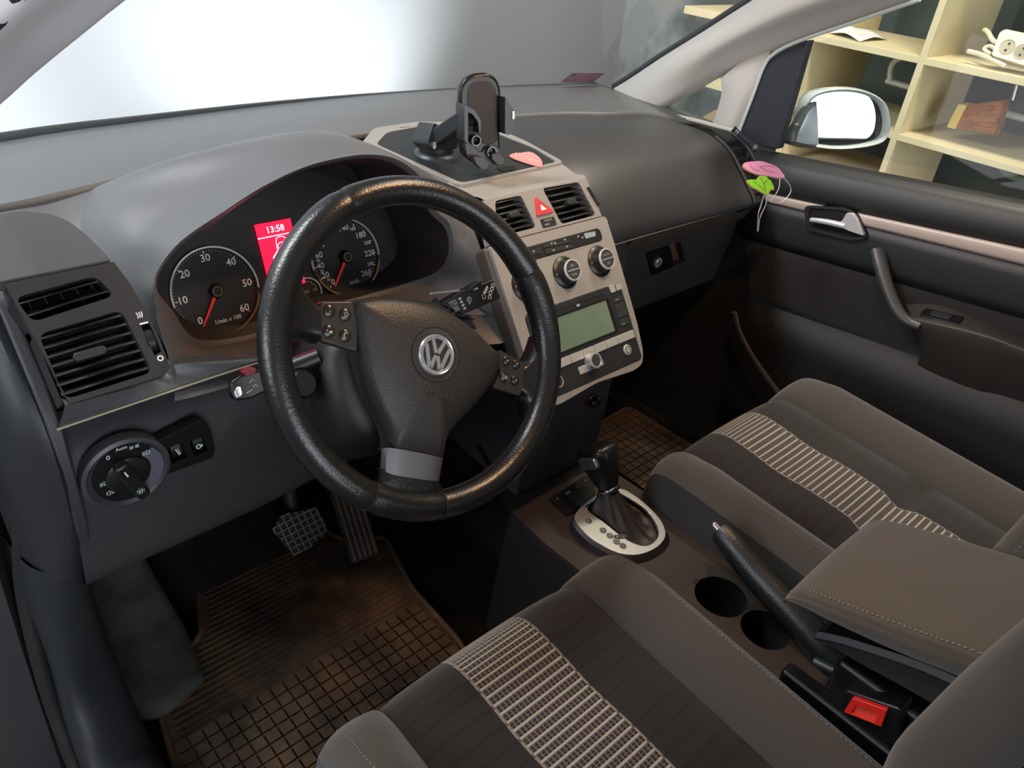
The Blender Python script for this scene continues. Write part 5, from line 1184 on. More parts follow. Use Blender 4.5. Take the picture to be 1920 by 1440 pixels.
# handle recess and lever
hr_ = rpoly(FD.pxs([(1511, 384), (1590, 388), (1612, 400), (1632, 446), (1600, 450), (1516, 430)], .014), .012)
MB().prism(FD, hr_, .008, .0225, [[(sum(p[0] for p in hr_)/len(hr_)+(a-sum(p[0] for p in hr_)/len(hr_))*.88, sum(p[1] for p in hr_)/len(hr_)+(b-sum(p[1] for p in hr_)/len(hr_))*.82) for a, b in hr_]]).build('handle_surround', M_DARK, dr, bevel=.002, seg=3)
MB().prism(FD, hr_, .004, .0185).build('handle_recess', M_VOID, dr)
lv_ = MB(); lv_.tube([FD.w(*fx(1520, 412, .028), .028), FD.w(*fx(1550, 416, .030), .030), FD.w(*fx(1585, 424, .028), .028)], [.0045, .0055, .006], 12, smooth=3)
lv_.prism(FD, rpoly(FD.pxs([(1570, 420), (1580, 413), (1588, 399), (1600, 400), (1606, 408), (1620, 442), (1590, 432)], .028), .003), .019, .030)
lv_.build('handle_lever', mat('handle_chrome', 'd9dbde', .25, metal=.4), dr, bevel=.0015)
# door frame seal strip down to the sill
MB().tube([PX(1376, 585, .93), PX(1384, 618, .93), PX(1402, 655, .93), PX(1425, 690, .93), PX(1452, 727, .93), PX(1480, 765, .93)], .009, 12, smooth=4, flat=.7).build('door_seal', mat('seal_red', '352a2a', .7), dr)
kp_ = MB().loft([[V3((.975, .42, -.1)), V3((.96, .42, -.4)), V3((.95, .42, -.64))], [V3((.985, .32, -.1)), V3((.97, .32, -.4)), V3((.96, .32, -.64))], [V3((.998, .22, -.1)), V3((.998, .2, -.4)), V3((.99, .2, -.66))], [V3((1.016, .1, -.1)), V3((1.016, .1, -.5)), V3((1.016, .1, -.66))]], 3, 3); o = kp_.build('footwell_side_trim', M_VOID, None); tag(o, 'dark side trim of the passenger footwell below the glovebox', 'side trim')
# window pane of the door
wt = [FD.px(*p) for p in ((1440, 113), (1500, 76), (1600, 42), (1725, 0))]
MB().box(FS, -1.13, -1.112, GZ, zt, DEP, 0).build('upright', M_WOOD, sh, bevel=.001) if 0 else None
gv = [FD.w(*FD.px(1388, 247), -.03), FD.w(*sR, -.03), FD.w(sR[0], .52, -.12), FD.w(.1, .42, -.09), FD.w(*FD.px(1440, 113), -.03)]
mb = MB(); mb.add(gv, [[0, 1, 2, 3, 4]]); M_GL = glass_mat('window_glass', 'eef4f2', .012); 
o = struct('window_1', mb, M_GL)
# black mirror triangle at the front of the door window
mt = [FD.px(*p, .004) for p in ((1436, 116), (1470, 95), (1516, 74), (1458, 280), (1430, 276), (1384, 244))]
MB().prism(FD, mt, -.02, .004).build('window_corner_cover', mat('corner_navy', '20242c', .55, bump=.2), dr, bevel=.003)
# ================================================================ A PILLARS
def pillar(name, rows, label, mm=M_CREAM):
    o = MB().loft(rows, 4, 6).build(name, mm, None, ang=75); tag(o, label, 'windscreen pillar'); return o
# passenger side: windscreen edge, crest, inner edge, quarter-window edge
def pr(*a): return [V3(p) for p in a]
wA = [PX(1150, 166, 1.02), PX(1180, 148, 1.015), PX(1240, 108, 1.0), PX(1320, 58, .985), PX(1440, -18, .96), PX(1600, -110, .92)]
wB = [PX(1185, 190, .985), PX(1215, 165, .98), PX(1275, 125, .965), PX(1350, 80, .95), PX(1470, 20, .93), PX(1640, -45, .89)]
wC = [PX(1214, 211, .99), PX(1245, 190, .985), PX(1300, 152, .985), PX(1362, 108, .98), PX(1490, 48, .965), PX(1690, -20, .92)]
wD = [PX(1238, 213, 1.01), PX(1262, 196, 1.01), PX(1312, 168, 1.01), PX(1362, 139, 1.01), PX(1500, 74, .995), PX(1725, 0, .95)]
pillR = MB().loft([wA, wB, wC, wD], 5, 6).build('windscreen_pillar', M_CREAM, None, ang=75); tag(pillR, 'cream cloth-covered windscreen pillar on the passenger side beside the small quarter window', 'windscreen pillar')
MB().loft([[PX(1352, 150, 1.0), PX(1362, 138, 1.0), PX(1400, 110, 1.0), PX(1445, 96, 1.0)], [PX(1352, 180, 1.0), PX(1370, 175, .985), PX(1395, 172, .985), PX(1414, 176, 1.0)], [PX(1336, 234, 1.0), PX(1352, 236, .985), PX(1370, 240, .985), PX(1385, 248, 1.0)]], 4, 4).build('quarter_window_post', M_CREAM, pillR, ang=75)
MB().tube([PX(1218, 210, .97), PX(1245, 214, .97), PX(1300, 225, .97), PX(1345, 237, .97), PX(1388, 248, .97)], .0045, 8, smooth=3).build('quarter_window_sill', M_CREAM, pillR)
MB().tube([p+V3((.006, .004, .003)) for p in wA], .008, 10, smooth=5).build('windscreen_edge_seal', mat('seal_slate', '2a2d31', .6), pillR)
MB().tube([PX(1385, 248, .998), PX(1412, 178, .998), PX(1432, 125, .998), PX(1452, 100, .995), PX(1500, 76, .99), PX(1600, 42, .97), PX(1725, -1, .94)], .0035, 8, smooth=5).build('door_edge_piping', mat('piping_pale', 'b9c4c0', .5), pillR)
mb = MB(); mb.add([V3(p) for p in (PX(1238, 213, 1.02), PX(1345, 238, 1.02), PX(1362, 139, 1.02))], [[0, 1, 2]]); struct('window_2', mb, M_GL)
# driver side pillar
qa = [PX(-60, 240, -.318), PX(0, 194, -.31), PX(60, 140, -.30), PX(130, 82, -.29), PX(235, -2, -.27), PX(330, -70, -.25)]
qb = [p+V3((-.030, -.012, .012)) for p in qa]
qc = [PX(-60, 90, -.345), PX(-20, 60, -.342), PX(0, 42, -.340), PX(22, 20, -.335), PX(46, -2, -.33), PX(110, -70, -.32)]
qd = [p+V3((-.010, .03, .012)) for p in qc]
qm = [PX(-60, 165, -.334), PX(-10, 127, -.328), PX(30, 90, -.322), PX(76, 51, -.312), PX(140, -2, -.30), PX(220, -70, -.285)]
pl2 = MB().loft([[p+V3((.004, .03, -.005)) for p in qa], qa, qm, qc, qd], 5, 5).build('windscreen_pillar', mat('pillar_grey', 'd6d2d4', .8, bump=.2, bscale=1200), None, ang=75); tag(pl2, 'light grey windscreen pillar at the driver side, above the left end of the dashboard', 'windscreen pillar')
MB().tube([PX(-60, 78, -.340), PX(-20, 46, -.340), PX(0, 28, -.338), PX(18, 8, -.333), PX(36, -14, -.33), PX(100, -82, -.32)], .006, 10, smooth=4).build('door_seal', mat('seal_slate', '2a2d31', .6), pl2)
# ================================================================ WINDSCREEN, WIPER, STICKER
def wsp(x, k):
    b = at_x(gb, x)+V3((0, .035, -.012)); top = V3((.34+(x-.34)*.80, -.04-.03*abs(x-.34), .62)); return b.lerp(top, k)
mb = MB(); rows = [[wsp(x, k)+V3((0, .05*math.sin(math.pi*k), .03*math.sin(math.pi*k))) for x in (-.38, -.2, 0, .2, .34, .5, .7, .9, 1.06)] for k in (0, .2, .4, .6, .8, 1)]
mb.loft(rows, 2, 2); struct('window_3', mb, glass_mat('windscreen_glass', 'f3f3f4', .03, .035))
mb = MB(); bd = [at_x(gb, x)+V3((0, .034, -.006)) for x in xs[::2]]; bd2 = [p+V3((0, -.012, .013+.012*max(0, min(1, (.5-p.x)/.8)))) for p in bd]
mb.loft([bd, bd2], 1, 1); o = mb.build('windscreen_lower_band', mat('frit_band', '30383d', .4), None, solid=.003); tag(o, 'dark printed band along the lower edge of the windscreen', 'windscreen band')
wp = thing('windscreen_wiper', PY(940, 172, .80), 'black wiper blade tip resting on the glass beyond the dashboard', 'wiper')
a_, b_ = PY(900, 176, .79), PY(978, 164, .80)
MB().tube([a_, a_.lerp(b_, .5)+V3((0, 0, .003)), b_+V3((0, 0, .001))], [.004, .005, .006], 8, smooth=3).build('blade', M_RUB, wp)
# toll sticker on the glass
st_ = thing('windscreen_sticker', PY(1092, 146, .70), 'slanted pink and green vignette sticker low on the windscreen', 'sticker')
SF = Fr(PY(1050, 154, .695), PY(1115, 153, .695)-PY(1050, 154, .695), PY(1065, 137, .675)-PY(1050, 154, .695))
sp4 = SF.pxs([(1049, 154), (1112, 154), (1134, 136), (1072, 136)])
M_VIG = bpy.data.materials.new('vignette_print'); M_VIG.use_nodes = True; nt = M_VIG.node_tree; tc = nt.nodes.new('ShaderNodeTexCoord'); w_ = nt.nodes.new('ShaderNodeTexWave'); w_.bands_direction = 'Z'; w_.inputs['Scale'].default_value = 70; w_.inputs['Distortion'].default_value = 4
rp_ = nt.nodes.new('ShaderNodeValToRGB'); rp_.color_ramp.elements[0].color = lin('8f5f78'); rp_.color_ramp.elements[1].color = lin('6f8a80'); nt.links.new(tc.outputs['Object'], w_.inputs['Vector']); nt.links.new(w_.outputs['Fac'], rp_.inputs['Fac']); nt.links.new(rp_.outputs[0], nt.nodes['Principled BSDF'].inputs['Base Color'])
MB().prism(SF, sp4, 0, .0006).build('print', M_VIG, st_)
mb = MB()
for k in range(4): mb.line(SF, [SF.px(1060+k*4, 151-k*4), SF.px(1112+k*5, 151-k*4)], .0016, .0006, .001)
mb.build('print_lines', mat('vig_pink', 'c06a8c', .5), st_); mb = MB(); c = SF.px(1076, 140); mb.cyl(SF, c[0], c[1], .006, .0006, .001, 20); mb.build('green_mark', mat('vig_green', '3f7a5e', .5), st_)
# ================================================================ PHONE HOLDER
PH = thing('phone_holder', V3((.30, .375, .08)), 'black phone holder with clamp arms on a suction foot on the storage lid', 'phone holder')
ft = PZ(817, 292, .074); BZ = Fr((ft.x, ft.y, .0722), (1, 0, 0), (0, 1, 0))
mb = MB(); mb.lathe(BZ, 0, 0, [(.036, 0), (.036, .003), (.033, .007), (.029, .010), (.0001, .010)], 40); mb.build('suction_foot', mat('foot_grey', '3a3c3d', .4), PH)
mb = MB(); mb.lathe(BZ, 0, 0, [(.026, .009), (.0265, .012), (.0255, .032), (.024, .034), (.0001, .034)], 36); mb.m = 0
s1 = Fr(PY(822, 245, ft.y-.006), (1, 0, 0), (0, .2, 1)); mb.prism(s1, rpoly(s1.pxs([(789, 270), (790, 262), (801, 229), (808, 232), (822, 240), (848, 250), (846, 278), (800, 280)]), .004), -.022, .016); mb.build('swivel_base', mat('swivel_dark', '24282a', .38), PH, bevel=.002, seg=3)
pA, pB = PY(822, 256, ft.y-.02), PY(868, 226, .285)
AF = Fr(pA, pB-pA, (0, .3, 1)); L2 = (pB-pA).length
mb = MB(); mb.prism(AF, rrect(-.008, L2+.02, -.011, .011, .003), -.012, .012); mb.build('arm', mat('swivel_dark', '24282a', .38), PH, bevel=.003, seg=3)
MB().lathe(AF.at(.0, -.012, .012), 0, 0, [(.005, 0), (.005, .002), (.0001, .003)], 16).build('screw', M_CHROME, PH)
CD = .268
CRF = Fr(PY(903, 225, CD), V3((.95, -.30, 0)), V3((0, .16, 1)))
body = CRF.pxs([(862, 190), (863, 165), (872, 147), (890, 138), (915, 136), (932, 146), (940, 165), (940, 200), (938, 250), (940, 290), (930, 300), (912, 312), (888, 306), (868, 290), (864, 270)])
mb = MB(); P = rpoly(body, .006); mb.prism(CRF, P, -.016, 0); mb.build('cradle', mat('cradle_gloss', '0d0d0e', .28, spec=.4), PH, bevel=.005, seg=4)
pd_ = CRF.pxs([(876, 168), (885, 153), (915, 151), (930, 165), (931, 230), (934, 262), (922, 272), (900, 268), (884, 262), (876, 240)])
mb = MB(); mb.prism(CRF, rpoly(pd_, .006), -.001, .0012); mb.build('pad', mat('cradle_pad', '2a2625', .6), PH, bevel=.0006)
def clampside(pts, d1, nm='side_clamp'): return MB().prism(CRF, rpoly(CRF.pxs(pts), .002), -.012, d1).build(nm, mat('clamp_black', '191a1b', .3), PH, bevel=.002, seg=3)
clampside([(860, 192), (880, 203), (892, 222), (892, 246), (888, 247), (886, 226), (876, 212), (868, 208), (868, 268), (861, 262)], .020)
clampside([(936, 178), (945, 195), (955, 205), (955, 240), (944, 250), (936, 248)], .020)
MB().prism(CRF, rpoly(CRF.pxs([(949, 206), (953, 205), (953, 220), (949, 221)]), .001), .019, .022).build('clamp_highlight_edge', M_CHROME, PH, bevel=.0008)
fF = CRF
MB().prism(CRF, rpoly(CRF.pxs([(868, 262), (880, 264), (900, 286), (918, 268), (934, 274), (940, 296), (930, 306), (908, 312), (890, 306), (874, 292)]), .004), -.008, .003).build('lower_cradle', mat('foot_brown', '2b2624', .35), PH, bevel=.002, seg=3)
for pts in ([(880, 290), (898, 292), (908, 300), (907, 313), (896, 315), (884, 303)], [(914, 284), (932, 286), (940, 296), (938, 306), (926, 308), (914, 296)]):
    MB().prism(CRF, rpoly(CRF.pxs(pts), .002), .0, .016).build('support_foot', mat('foot_brown', '2b2624', .35), PH, bevel=.002, seg=3)
for x, y in ((888, 262), (917, 283)): c = CRF.px(x, y); MB().ring(CRF, c[0], c[1], .006, .0072, 0, .0105, 24).build('release_ring', M_GLOSSBLACK, PH)
# heart sticker
HP = thing('heart_sticker', FT.w(.06, .09, .003), 'pink heart-shaped sticker lying flat on the storage lid right of the phone holder', 'sticker')
hpx = FT.pxs([(955, 292), (962, 288), (972, 288), (981, 286), (994, 285), (1006, 291), (1014, 299), (1017, 306), (1015, 313), (1004, 311), (990, 307), (972, 301), (960, 296)], .003)
MB().prism(FT, cat2(hpx, 3), .0024, .0034).build('heart', mat('heart_pink', 'd98a88', .45), HP)
mb = MB()
for a, b in (((965, 291), (1003, 293)), ((966, 295), (1008, 299)), ((976, 300), (1011, 305)), ((990, 304), (1012, 309))):
    A, B_ = FT.px(*a), FT.px(*b); n = 7
    for i in range(n): 
        t0_, t1_ = i/n+.02, (i+.75)/n; mb.line(FT, [(A[0]+(B_[0]-A[0])*t0_, A[1]+(B_[1]-A[1])*t0_), (A[0]+(B_[0]-A[0])*t1_, A[1]+(B_[1]-A[1])*t1_)], .0022, .0034, .0038)
mb.build('heart_lettering', mat('heart_text', 'ecc4bd', .5), HP)
# ================================================================ THINGS IN THE PASSENGER END VENT
pen = thing('pen', PY(1395, 258, .28), 'dark metal pen with silver bands tucked over the passenger end vent', 'pen')
p0, p1 = PX(1375, 241, .915), PX(1418, 279, .94); MB().tube([p0, p1], .0052, 14).build('barrel', mat('pen_slate', '3a3f4a', .25, metal=.5), pen)
for t in (.10, .17, .88, .95): q = p0.lerp(p1, t); MB().tube([q, p0.lerp(p1, t+.035)], .0058, 14).build('band', M_CHROME, pen)
MB().tube([p0, p0.lerp(p1, .05)], .0062, 14).build('cap', M_BLACK, pen); MB().tube([p0.lerp(p1, .98), p0.lerp(p1, 1.03)], .0062, 14).build('cap', M_BLACK, pen)
def hanger(name, pts, yy, col, label, edgec, ink, strings):
    t = thing(name, PY(*pts[0], yy), label, 'air freshener'); F = Fr(PY(*pts[0], yy), PY(pts[len(pts)//2][0], pts[len(pts)//2][1], yy-.02)-PY(*pts[0], yy), (0, .5, .9))
    P = cat2(F.pxs(pts), 3); MB().prism(F, P, -.0016, .0).build('card_back', mat('card_tan', 'b08f66', .7), t)
    c_ = (sum(p[0] for p in P)/len(P), sum(p[1] for p in P)/len(P)); MB().prism(F, [(c_[0]+(a-c_[0])*.96, c_[1]+(b-c_[1])*.94+.0008) for a, b in P], 0, .0008).build('card_front', col, t)
    mb = MB()
    for l in ink: mb.line(F, cat2(F.pxs(l), 4, False), .0007, .0008, .0011)
    mb.build('card_drawing', mat('ink_dark', '3a2a30', .7), t)
    for s_ in strings: MB().tube([PY(x, y, d) for x, y, d in s_], .0009, 6, smooth=5).build('string', mat('string_grey', 'b9b4b8', .7), t)
hanger('tree_air_freshener', [(1393, 313), (1397, 305), (1410, 303), (1425, 302), (1440, 306), (1452, 311), (1460, 316), (1466, 323), (1472, 333), (1458, 335), (1440, 331), (1425, 330), (1408, 324), (1398, 319)], .13, mat('card_pink', 'e79ac0', .5),
       'pink leaf-shaped air freshener card hanging in the passenger end vent', None, [[(1405, 306), (1410, 316), (1424, 321)], [(1424, 313), (1436, 320), (1452, 324)], [(1424, 313), (1440, 311), (1452, 314)]],
       [[(1468, 333, 0.115), (1479, 345, 0.110), (1483, 358, 0.107), (1474, 372, 0.105), (1462, 380, 0.105), (1446, 379, 0.107)], [(1462, 334, 0.120), (1461, 350, 0.112), (1454, 365, 0.107), (1443, 378, 0.107)]])
hanger('tree_air_freshener', [(1400, 342), (1404, 337), (1418, 337), (1424, 330), (1436, 331), (1441, 336), (1446, 340), (1452, 355), (1445, 357), (1440, 366), (1432, 364), (1420, 357), (1410, 352)], .118, mat('card_green', '86c81e', .5),
       'green leaf-shaped air freshener card hanging under the pink one', None, [[(1412, 340), (1420, 346), (1436, 360)], [(1424, 333), (1432, 345), (1434, 357)], [(1438, 337), (1432, 345)]],
       [[(1432, 366, 0.110), (1427, 385, 0.105), (1422, 400, 0.103), (1421, 418, 0.103), (1420, 434, 0.103)], [(1438, 366, 0.110), (1436, 383, 0.105), (1430, 396, 0.103), (1424, 412, 0.101), (1422, 432, 0.101)]])
# ================================================================ WING MIRROR
mr = thing('wing_mirror', PX(1590, 225, 1.25), 'white wing mirror outside the passenger window reflecting bright daylight', 'wing mirror')
MO = PX(1590, 225, 1.25)
# mirror plane normal: halfway between the way to the camera and the way to the open garage door behind
toc = (CAM-MO).normalized(); tog = (V3((-1.2, -4.2, .55))-MO).normalized(); mn = (toc+tog).normalized()
mu = V3((0, 0, 1)).cross(mn).normalized()*1; MRF = Fr(MO, mu, mn.cross(mu))
ho = cat2(MRF.pxs([(1500, 215), (1515, 182), (1545, 168), (1590, 165), (1630, 173), (1658, 192), (1668, 220), (1667, 248), (1655, 266), (1625, 275), (1580, 280), (1540, 278), (1505, 266)]), 3)
hc = (sum(p[0] for p in ho)/len(ho), sum(p[1] for p in ho)/len(ho))
def hsc(k, d, dx=0): return [MRF.w(hc[0]+dx+(a-hc[0])*k, hc[1]+(b-hc[1])*k, d) for a, b in ho]
mb = MB(); mb.grid([hsc(.86, -.012), hsc(.90, .004), hsc(.96, .010), hsc(1, .004), hsc(1.03, -.02), hsc(1.0, -.05), hsc(.85, -.085), hsc(.55, -.105), hsc(.1, -.112)], True); mb.build('mirror_housing', mat('car_white', 'd5dcde', .2, coat=.8), mr, ang=70)
go_ = cat2(MRF.pxs([(1516, 225), (1522, 190), (1550, 173), (1590, 170), (1625, 178), (1640, 200), (1642, 232), (1632, 256), (1600, 268), (1545, 271), (1522, 262)]), 3)
MB().prism(MRF, go_, -.012, -.004).build('mirror_glass', mat('mirror_glass', 'f4f8fa', .02, metal=1), mr)
MB().loft([[PX(1470, 268, 1.06), PX(1474, 250, 1.07), PX(1485, 230, 1.08)], [PX(1495, 276, 1.14), PX(1500, 240, 1.15), PX(1500, 205, 1.16)], [PX(1520, 278, 1.22), PX(1522, 240, 1.23), PX(1522, 185, 1.23)]], 4, 4).build('mirror_arm', mat('arm_dark', '3a4044', .4), mr, solid=.02)
# ================================================================ CAR SHELL ABOVE AND BEHIND
rf = MB(); rf.loft([[V3((x, y, z)) for x, z in ((-.20, .60), (-.08, .64), (.34, .67), (.78, .64), (.94, .56))] for y in (-.03, -.4, -.9, -1.6, -2.2)], 3, 3); struct('ceiling_headliner', rf, M_CREAM, solid=.02)
lm = thing('dome_lamp', (.34, -.12, .65), 'warm interior roof lamp above the windscreen header', 'lamp')
MB().box(Fr((.34, -.12, .65), (1, 0, 0), (0, 1, 0)), -.09, .09, -.06, .06, -.012, .012).build('lamp_housing', M_CREAM, lm, bevel=.006)
MB().box(Fr((.34, -.12, .635), (1, 0, 0), (0, 1, 0)), -.035, .035, -.03, .03, -.004, .0035).build('lamp_lens', mat('lamp_lens', 'ffb36b', .4, emit=6), lm)
# ================================================================ GARAGE
GZ = -1.02
M_WALL = mat('garage_plaster', 'a9adb0', .85, noise=.22, nscale=1.6, bump=.3, bscale=30)
def wall_mat():
    m = mat('stained_plaster', 'b3b8ba', .9); nt = m.node_tree; L = nt.links; b = nt.nodes['Principled BSDF']; tc = nt.nodes.new('ShaderNodeTexCoord')
    n = nt.nodes.new('ShaderNodeTexNoise'); n.inputs['Scale'].default_value = 2.6; n.inputs['Detail'].default_value = 10; n.inputs['Roughness'].default_value = .62; L.new(tc.outputs['Object'], n.inputs['Vector'])
    r = nt.nodes.new('ShaderNodeValToRGB'); r.color_ramp.elements[0].position = .42; r.color_ramp.elements[0].color = lin('5e6361'); r.color_ramp.elements[1].position = .6; r.color_ramp.elements[1].color = lin('93989a'); L.new(n.outputs['Fac'], r.inputs['Fac']); L.new(r.outputs[0], b.inputs['Base Color']); return m
M_ST = wall_mat()
m = MB(); m.box(WF, -3, 2.5, 1.83, 1.93, GZ, 2.0); struct('wall_front', m, mat('white_plaster', '8f9396', .85, bump=.2, bscale=40))
m = MB(); m.box(WF, 2.44, 2.46, 1.2, 1.83, GZ, 2.0); struct('wall_corner', m, M_ST)
m = MB(); m.box(WF, 2.45, 2.55, -5, 1.9, GZ, 2.0); struct('wall_right', m, mat('dark_wall', '56605e', .9, noise=.35, nscale=3))
m = MB(); m.box(WF, -3.1, -3, -5, 3.1, GZ, 2.0); struct('wall_left', m, M_WALL)
m = MB(); m.box(WF, -3.1, 2.6, -5, 3.1, GZ-.05, GZ); struct('floor_garage', m, mat('garage_floor', '6a6864', .8, noise=.4, nscale=2))
m = MB(); m.box(WF, -3.1, 2.6, -5, 3.1, 2.0, 2.05); struct('ceiling_garage', m, M_WALL)
# shelving
SX = 1.9; FS = Fr((SX, 0, 0), (0, -1, 0), (0, 0, 1))
sh = thing('shelving_unit', (SX+.2, .2, GZ), 'pale wooden shelving unit along the garage wall outside the passenger window', 'shelving')
def sp(x, y): return FS.px(x, y)
DEP = -.42
upr = [sp(1489, 176)[0], sp(1700, 180)[0]+.006, 1.25]
for u in upr: MB().box(FS, u-.009, u+.009, GZ, 1.3, DEP, 0).build('upright', M_WOOD, sh, bevel=.001)
zt = sp(1735, 108)[1]; zl = sp(1690, 254)[1]
pz1 = sp(1600, 90)[1]
lv_s = [(upr[0], 1.25, zt-.006), (upr[0], 1.25, zl-.004), (upr[0], upr[1], -.235), (upr[1], 1.25, -.50), (upr[0], 1.25, -.75), (upr[1], 1.25, .52), (upr[0], 1.25, .9)]
for a, b, z in lv_s: MB().box(FS, a+.009, b-.009, z-.012, z+.006, DEP, -.001).build('shelf', M_WOOD, sh, bevel=.001)
u0 = sp(1283, 28); 
for z in (zt-.006, zl-.004, -.4): MB().box(FS, -1.13, upr[0]-.009, z-.012, z+.012, DEP, -.001).build('shelf', M_WOOD, sh, bevel=.001)
# items
pa = thing('paper_sheet', FS.w(*sp(1610, 70), -.1), 'crumpled white paper sheet on the shelf above the wing mirror', 'paper'); 
zz = zt+.002
def pzs(x, y, z=zz): return PZ(x, y, z)
q4 = [pzs(1555, 62), pzs(1602, 58), pzs(1664, 74), pzs(1612, 78)]
MB().loft([[q4[0], q4[0].lerp(q4[3], .5)+V3((0, 0, .012)), q4[3]], [q4[0].lerp(q4[1], .5)+V3((0, 0, .02)), pzs(1610, 68)+V3((0, 0, .006)), q4[3].lerp(q4[2], .5)+V3((0, 0, .01))], [q4[1]+V3((0, 0, .008)), q4[1].lerp(q4[2], .5)+V3((0, 0, .014)), q4[2]]], 3, 3).build('sheet', M_PAPER, pa, solid=.001)
ps = thing('power_strip', FS.w(*sp(1895, 95), -.05), 'white two-socket extension lead on the upper shelf right of the tall upright', 'extension lead')
PS = Fr(PX(1898, 92, SX+.03), PX(1919, 98, SX+.03)-PX(1878, 86, SX+.03), (0.25, 0, 1))
pq = PS.pxs([(1858, 104), (1874, 60), (1885, 54), (1960, 70), (1960, 135)]); MB().prism(PS, rpoly(pq, .008), -.05, 0).build('socket_block', mat('ivory_plastic', 'e6dcc0', .4), ps, bevel=.005, seg=3)
for x, y in ((1889, 88), (1916, 97)):
    c = PS.px(x, y); mb = MB(); mb.lathe(PS, c[0], c[1], [(.019, -.001), (.019, .001), (.017, .0015), (.016, .0), (.0001, .0)], 28); mb.m = 1; mb.cyl(PS, c[0], c[1]-.008, .0028, 0, .0012, 12); mb.cyl(PS, c[0], c[1]+.008, .0028, 0, .0012, 12); mb.build('socket', [mat('ivory_shadow', 'b9ae92', .5), M_VOID], ps)
MB().tube([PX(1872, 80, SX+.06), PX(1862, 76, SX+.06), PX(1852, 60, SX+.08), PX(1846, 56, SX+.1)], .006, 8, smooth=4).build('cable', mat('cable_ivory', 'd8cfb4', .5), ps)
MB().tube([PX(1858, 102, SX+.05), PX(1845, 92, SX+.06), PX(1856, 86, SX+.06), PX(1866, 92, SX+.05)], .005, 8, smooth=4).build('cable', mat('cable_ivory', 'd8cfb4', .5), ps)
MB().tube([PX(1815, 96, SX+.05), PX(1835, 101, SX+.04), PX(1860, 112, SX+.03), PX(1885, 124, SX+.03)], .006, 8, smooth=4).build('cable', mat('cable_ivory', 'd8cfb4', .5), ps)
bh = thing('hand_brush', FS.w(*sp(1825, 220), -.1), 'wooden hand brush with copper bristles standing on the middle shelf', 'brush')
BX = SX+.10; BR = Fr(PX(1790, 218, BX), (0, -1, 0), (0, 0, 1)); bb_ = BR.pxs([(1774, 238), (1797, 195), (1813, 198), (1790, 243)]); MB().prism(BR, rpoly(bb_, .003), -.06, 0).build('wooden_back', mat('brush_wood', 'cdb46c', .5), bh, bevel=.003)
M_BRI = mat('copper_bristle', 'a8683c', .6, noise=.5, nscale=90); mb = MB(); 
b1, b2, b3, b4 = [BR.px(*p) for p in ((1792, 240), (1812, 199), (1880, 190), (1860, 252))]
for i in range(14):
    for j in range(5):
        t = (i+.5)/14; a = V3((*b1, 0)).lerp(V3((*b2, 0)), t); c = V3((*b4, 0)).lerp(V3((*b3, 0)), t); d = -.004-j*.012+random.uniform(-.002, .002)
        mb.tube([BR.w(a.x, a.y, d), BR.w(c.x+random.uniform(-.006, .006), c.y+random.uniform(-.004, .004), d)], [.0035, .0065], 6)
mb.build('bristles', M_BRI, bh)
rk = thing('chrome_rack', PX(1690, 140, SX+.25), 'curved white metal rack tube inside the shelf above the wing mirror', 'metal rack')
MB().tube([PX(1690, 108, SX+.25), PX(1676, 116, SX+.25), PX(1670, 130, SX+.25), PX(1668, 150, SX+.25)], .009, 10, smooth=4).build('curved_tube', mat('rack_white', 'dfe8e6', .3, metal=.3), rk)
MB().tube([PX(1662, 151, SX+.25), PX(1712, 165, SX+.25)], .009, 10).build('cross_tube', mat('rack_white', 'dfe8e6', .3, metal=.3), rk)
rk2 = thing('chrome_rack', PX(1905, 220, SX+.25), 'short white metal tube beside the brush on the middle shelf', 'metal rack')
MB().tube([PX(1888, 214, SX+.25), PX(1960, 232, SX+.25)], .010, 10).build('cross_tube', mat('rack_white', 'dfe8e6', .3, metal=.3), rk2)
MB().tube([PX(1906, 160, SX+.3), PX(1898, 188, SX+.3)], .004, 8).build('hook', mat('rack_white', 'dfe8e6', .3), rk2)
rg = thing('hose_coil', PX(1900, 335, SX+.2), 'grey coiled hose under the lower shelf, seen at the right window edge', 'hose')
MB().tube([PX(1878, 316, SX+.2), PX(1892, 328, SX+.2), PX(1910, 334, SX+.2), PX(1935, 336, SX+.2), PX(1960, 325, SX+.2)], .009, 10, smooth=5).build('hose', mat('hose_grey', '7f8d86', .5), rg)
cb = thing('paper_bag', PX(1330, 220, 1.95), 'small tan paper bag glimpsed through the quarter window', 'paper bag')
PF_ = Fr(PX(1330, 222, 1.95), (0, -1, 0), (0, 0, 1)); MB().prism(PF_, rpoly(PF_.pxs([(1312, 228), (1316, 218), (1326, 214), (1338, 205), (1352, 210), (1350, 245), (1312, 245)]), .01), -.1, 0).build('bag', mat('tan_paper', 'b99c7c', .8, bump=.5, bscale=60), cb, bevel=.01)
# ================================================================ LIGHTS
W = bpy.data.worlds.new('World'); SC.world = W; W.use_nodes = True
W.node_tree.nodes['Background'].inputs[0].default_value = (.75, .85, 1, 1); W.node_tree.nodes['Background'].inputs[1].default_value = .6
def area(name, loc, look, sx_, sy_, power, col):
    l = bpy.data.lights.new(name, 'AREA'); l.shape = 'RECTANGLE'; l.size = sx_; l.size_y = sy_; l.energy = power; l.color = col
    o = bpy.data.objects.new(name, l); COL.objects.link(o); o.location = V3(loc); o.rotation_euler = (V3(look)-V3(loc)).to_track_quat('-Z', 'Y').to_euler(); return o
area('garage_door_daylight', (-.6, -4.6, .5), (0, 0, 0), 4.2, 2.4, 110, (.94, .96, 1))
area('front_wall_fill', (-.9, 1.0, 1.7), (-.5, 1.83, .3), 1.2, .3, 60, (.95, .98, 1))  # added lamp to brighten the front wall and dash top, no tube fitting
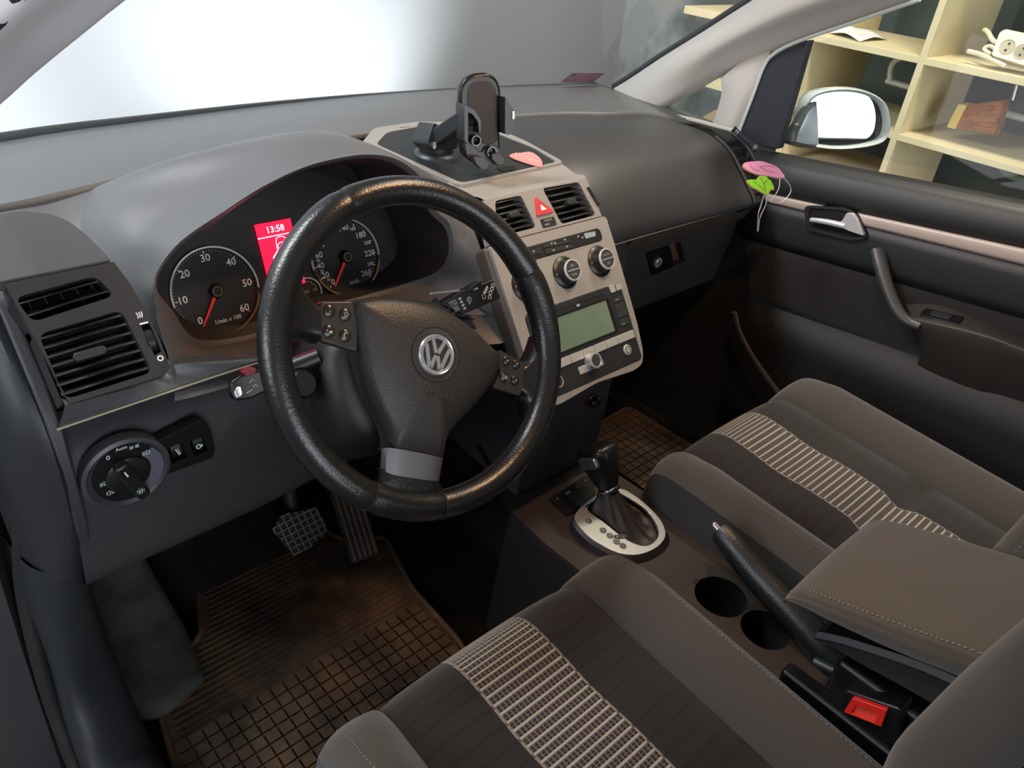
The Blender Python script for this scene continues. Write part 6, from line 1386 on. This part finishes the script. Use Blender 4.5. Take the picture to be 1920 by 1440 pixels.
area('left_fill_light', (-2.9, .4, .9), (0, .6, 0), 1.6, 1.0, 30, (.95, .95, 1))  # added fill from the left for the cabin, no window in that wall
def spot(name, loc, look, power, ang, col, blend=.5, r=.05):
    l = bpy.data.lights.new(name, 'SPOT'); l.energy = power; l.spot_size = math.radians(ang); l.spot_blend = blend; l.color = col; l.shadow_soft_size = r
    o = bpy.data.objects.new(name, l); COL.objects.link(o); o.location = V3(loc); o.rotation_euler = (V3(look)-V3(loc)).to_track_quat('-Z', 'Y').to_euler(); return o
spot('headlight', (-.26, 1.15, -.36), (-.05, 1.83, -.05), 52, 100, (.95, .98, 1), .8)
spot('headlight', (.90, 1.1, -.36), (.86, 1.83, -.02), 75, 88, (.95, .98, 1), .75)
pt = bpy.data.lights.new('dome_lamp_bulb', 'AREA'); pt.shape = 'RECTANGLE'; pt.size = .06; pt.size_y = .04; pt.energy = 2.2; pt.color = (1, .55, .25)
po = bpy.data.objects.new('dome_lamp_bulb', pt); COL.objects.link(po); po.location = (.34, -.12, .627)
dg = area('cluster_display_glow', clu.w(-.055, .066, .02), clu.w(-.095, .15, .09), .04, .03, .2, (1, .03, .10))
area('shelf_fill_light', (1.3, .0, 1.7), (2.1, 0, .1), .6, .3, 30, (1, .93, .75))  # added lamp, only there to brighten the shelving
# ================================================================ CAMERA
cam = bpy.data.cameras.new('camera'); co = bpy.data.objects.new('camera', cam); COL.objects.link(co)
cam.sensor_fit = 'HORIZONTAL'; cam.sensor_width = 36; cam.lens = FPX/1920*36; cam.clip_start = .01
R_3 = Matrix((CR, CU, -_f)).transposed(); co.matrix_world = Matrix.Translation(CAM) @ R_3.to_4x4()
SC.camera = co
SC.view_settings.view_transform = 'Standard'; SC.view_settings.look = 'None'; SC.view_settings.gamma = 1; SC.view_settings.use_curve_mapping = False
SC.view_settings.exposure = 0.5

for n_ in ('windscreen_pillar', 'windscreen_pillar.001'): bpy.data.objects[n_]['group'] = 'windscreen pillars'
for n_ in ('floor_mat', 'floor_mat.001'): bpy.data.objects[n_]['group'] = 'rubber floor mats'
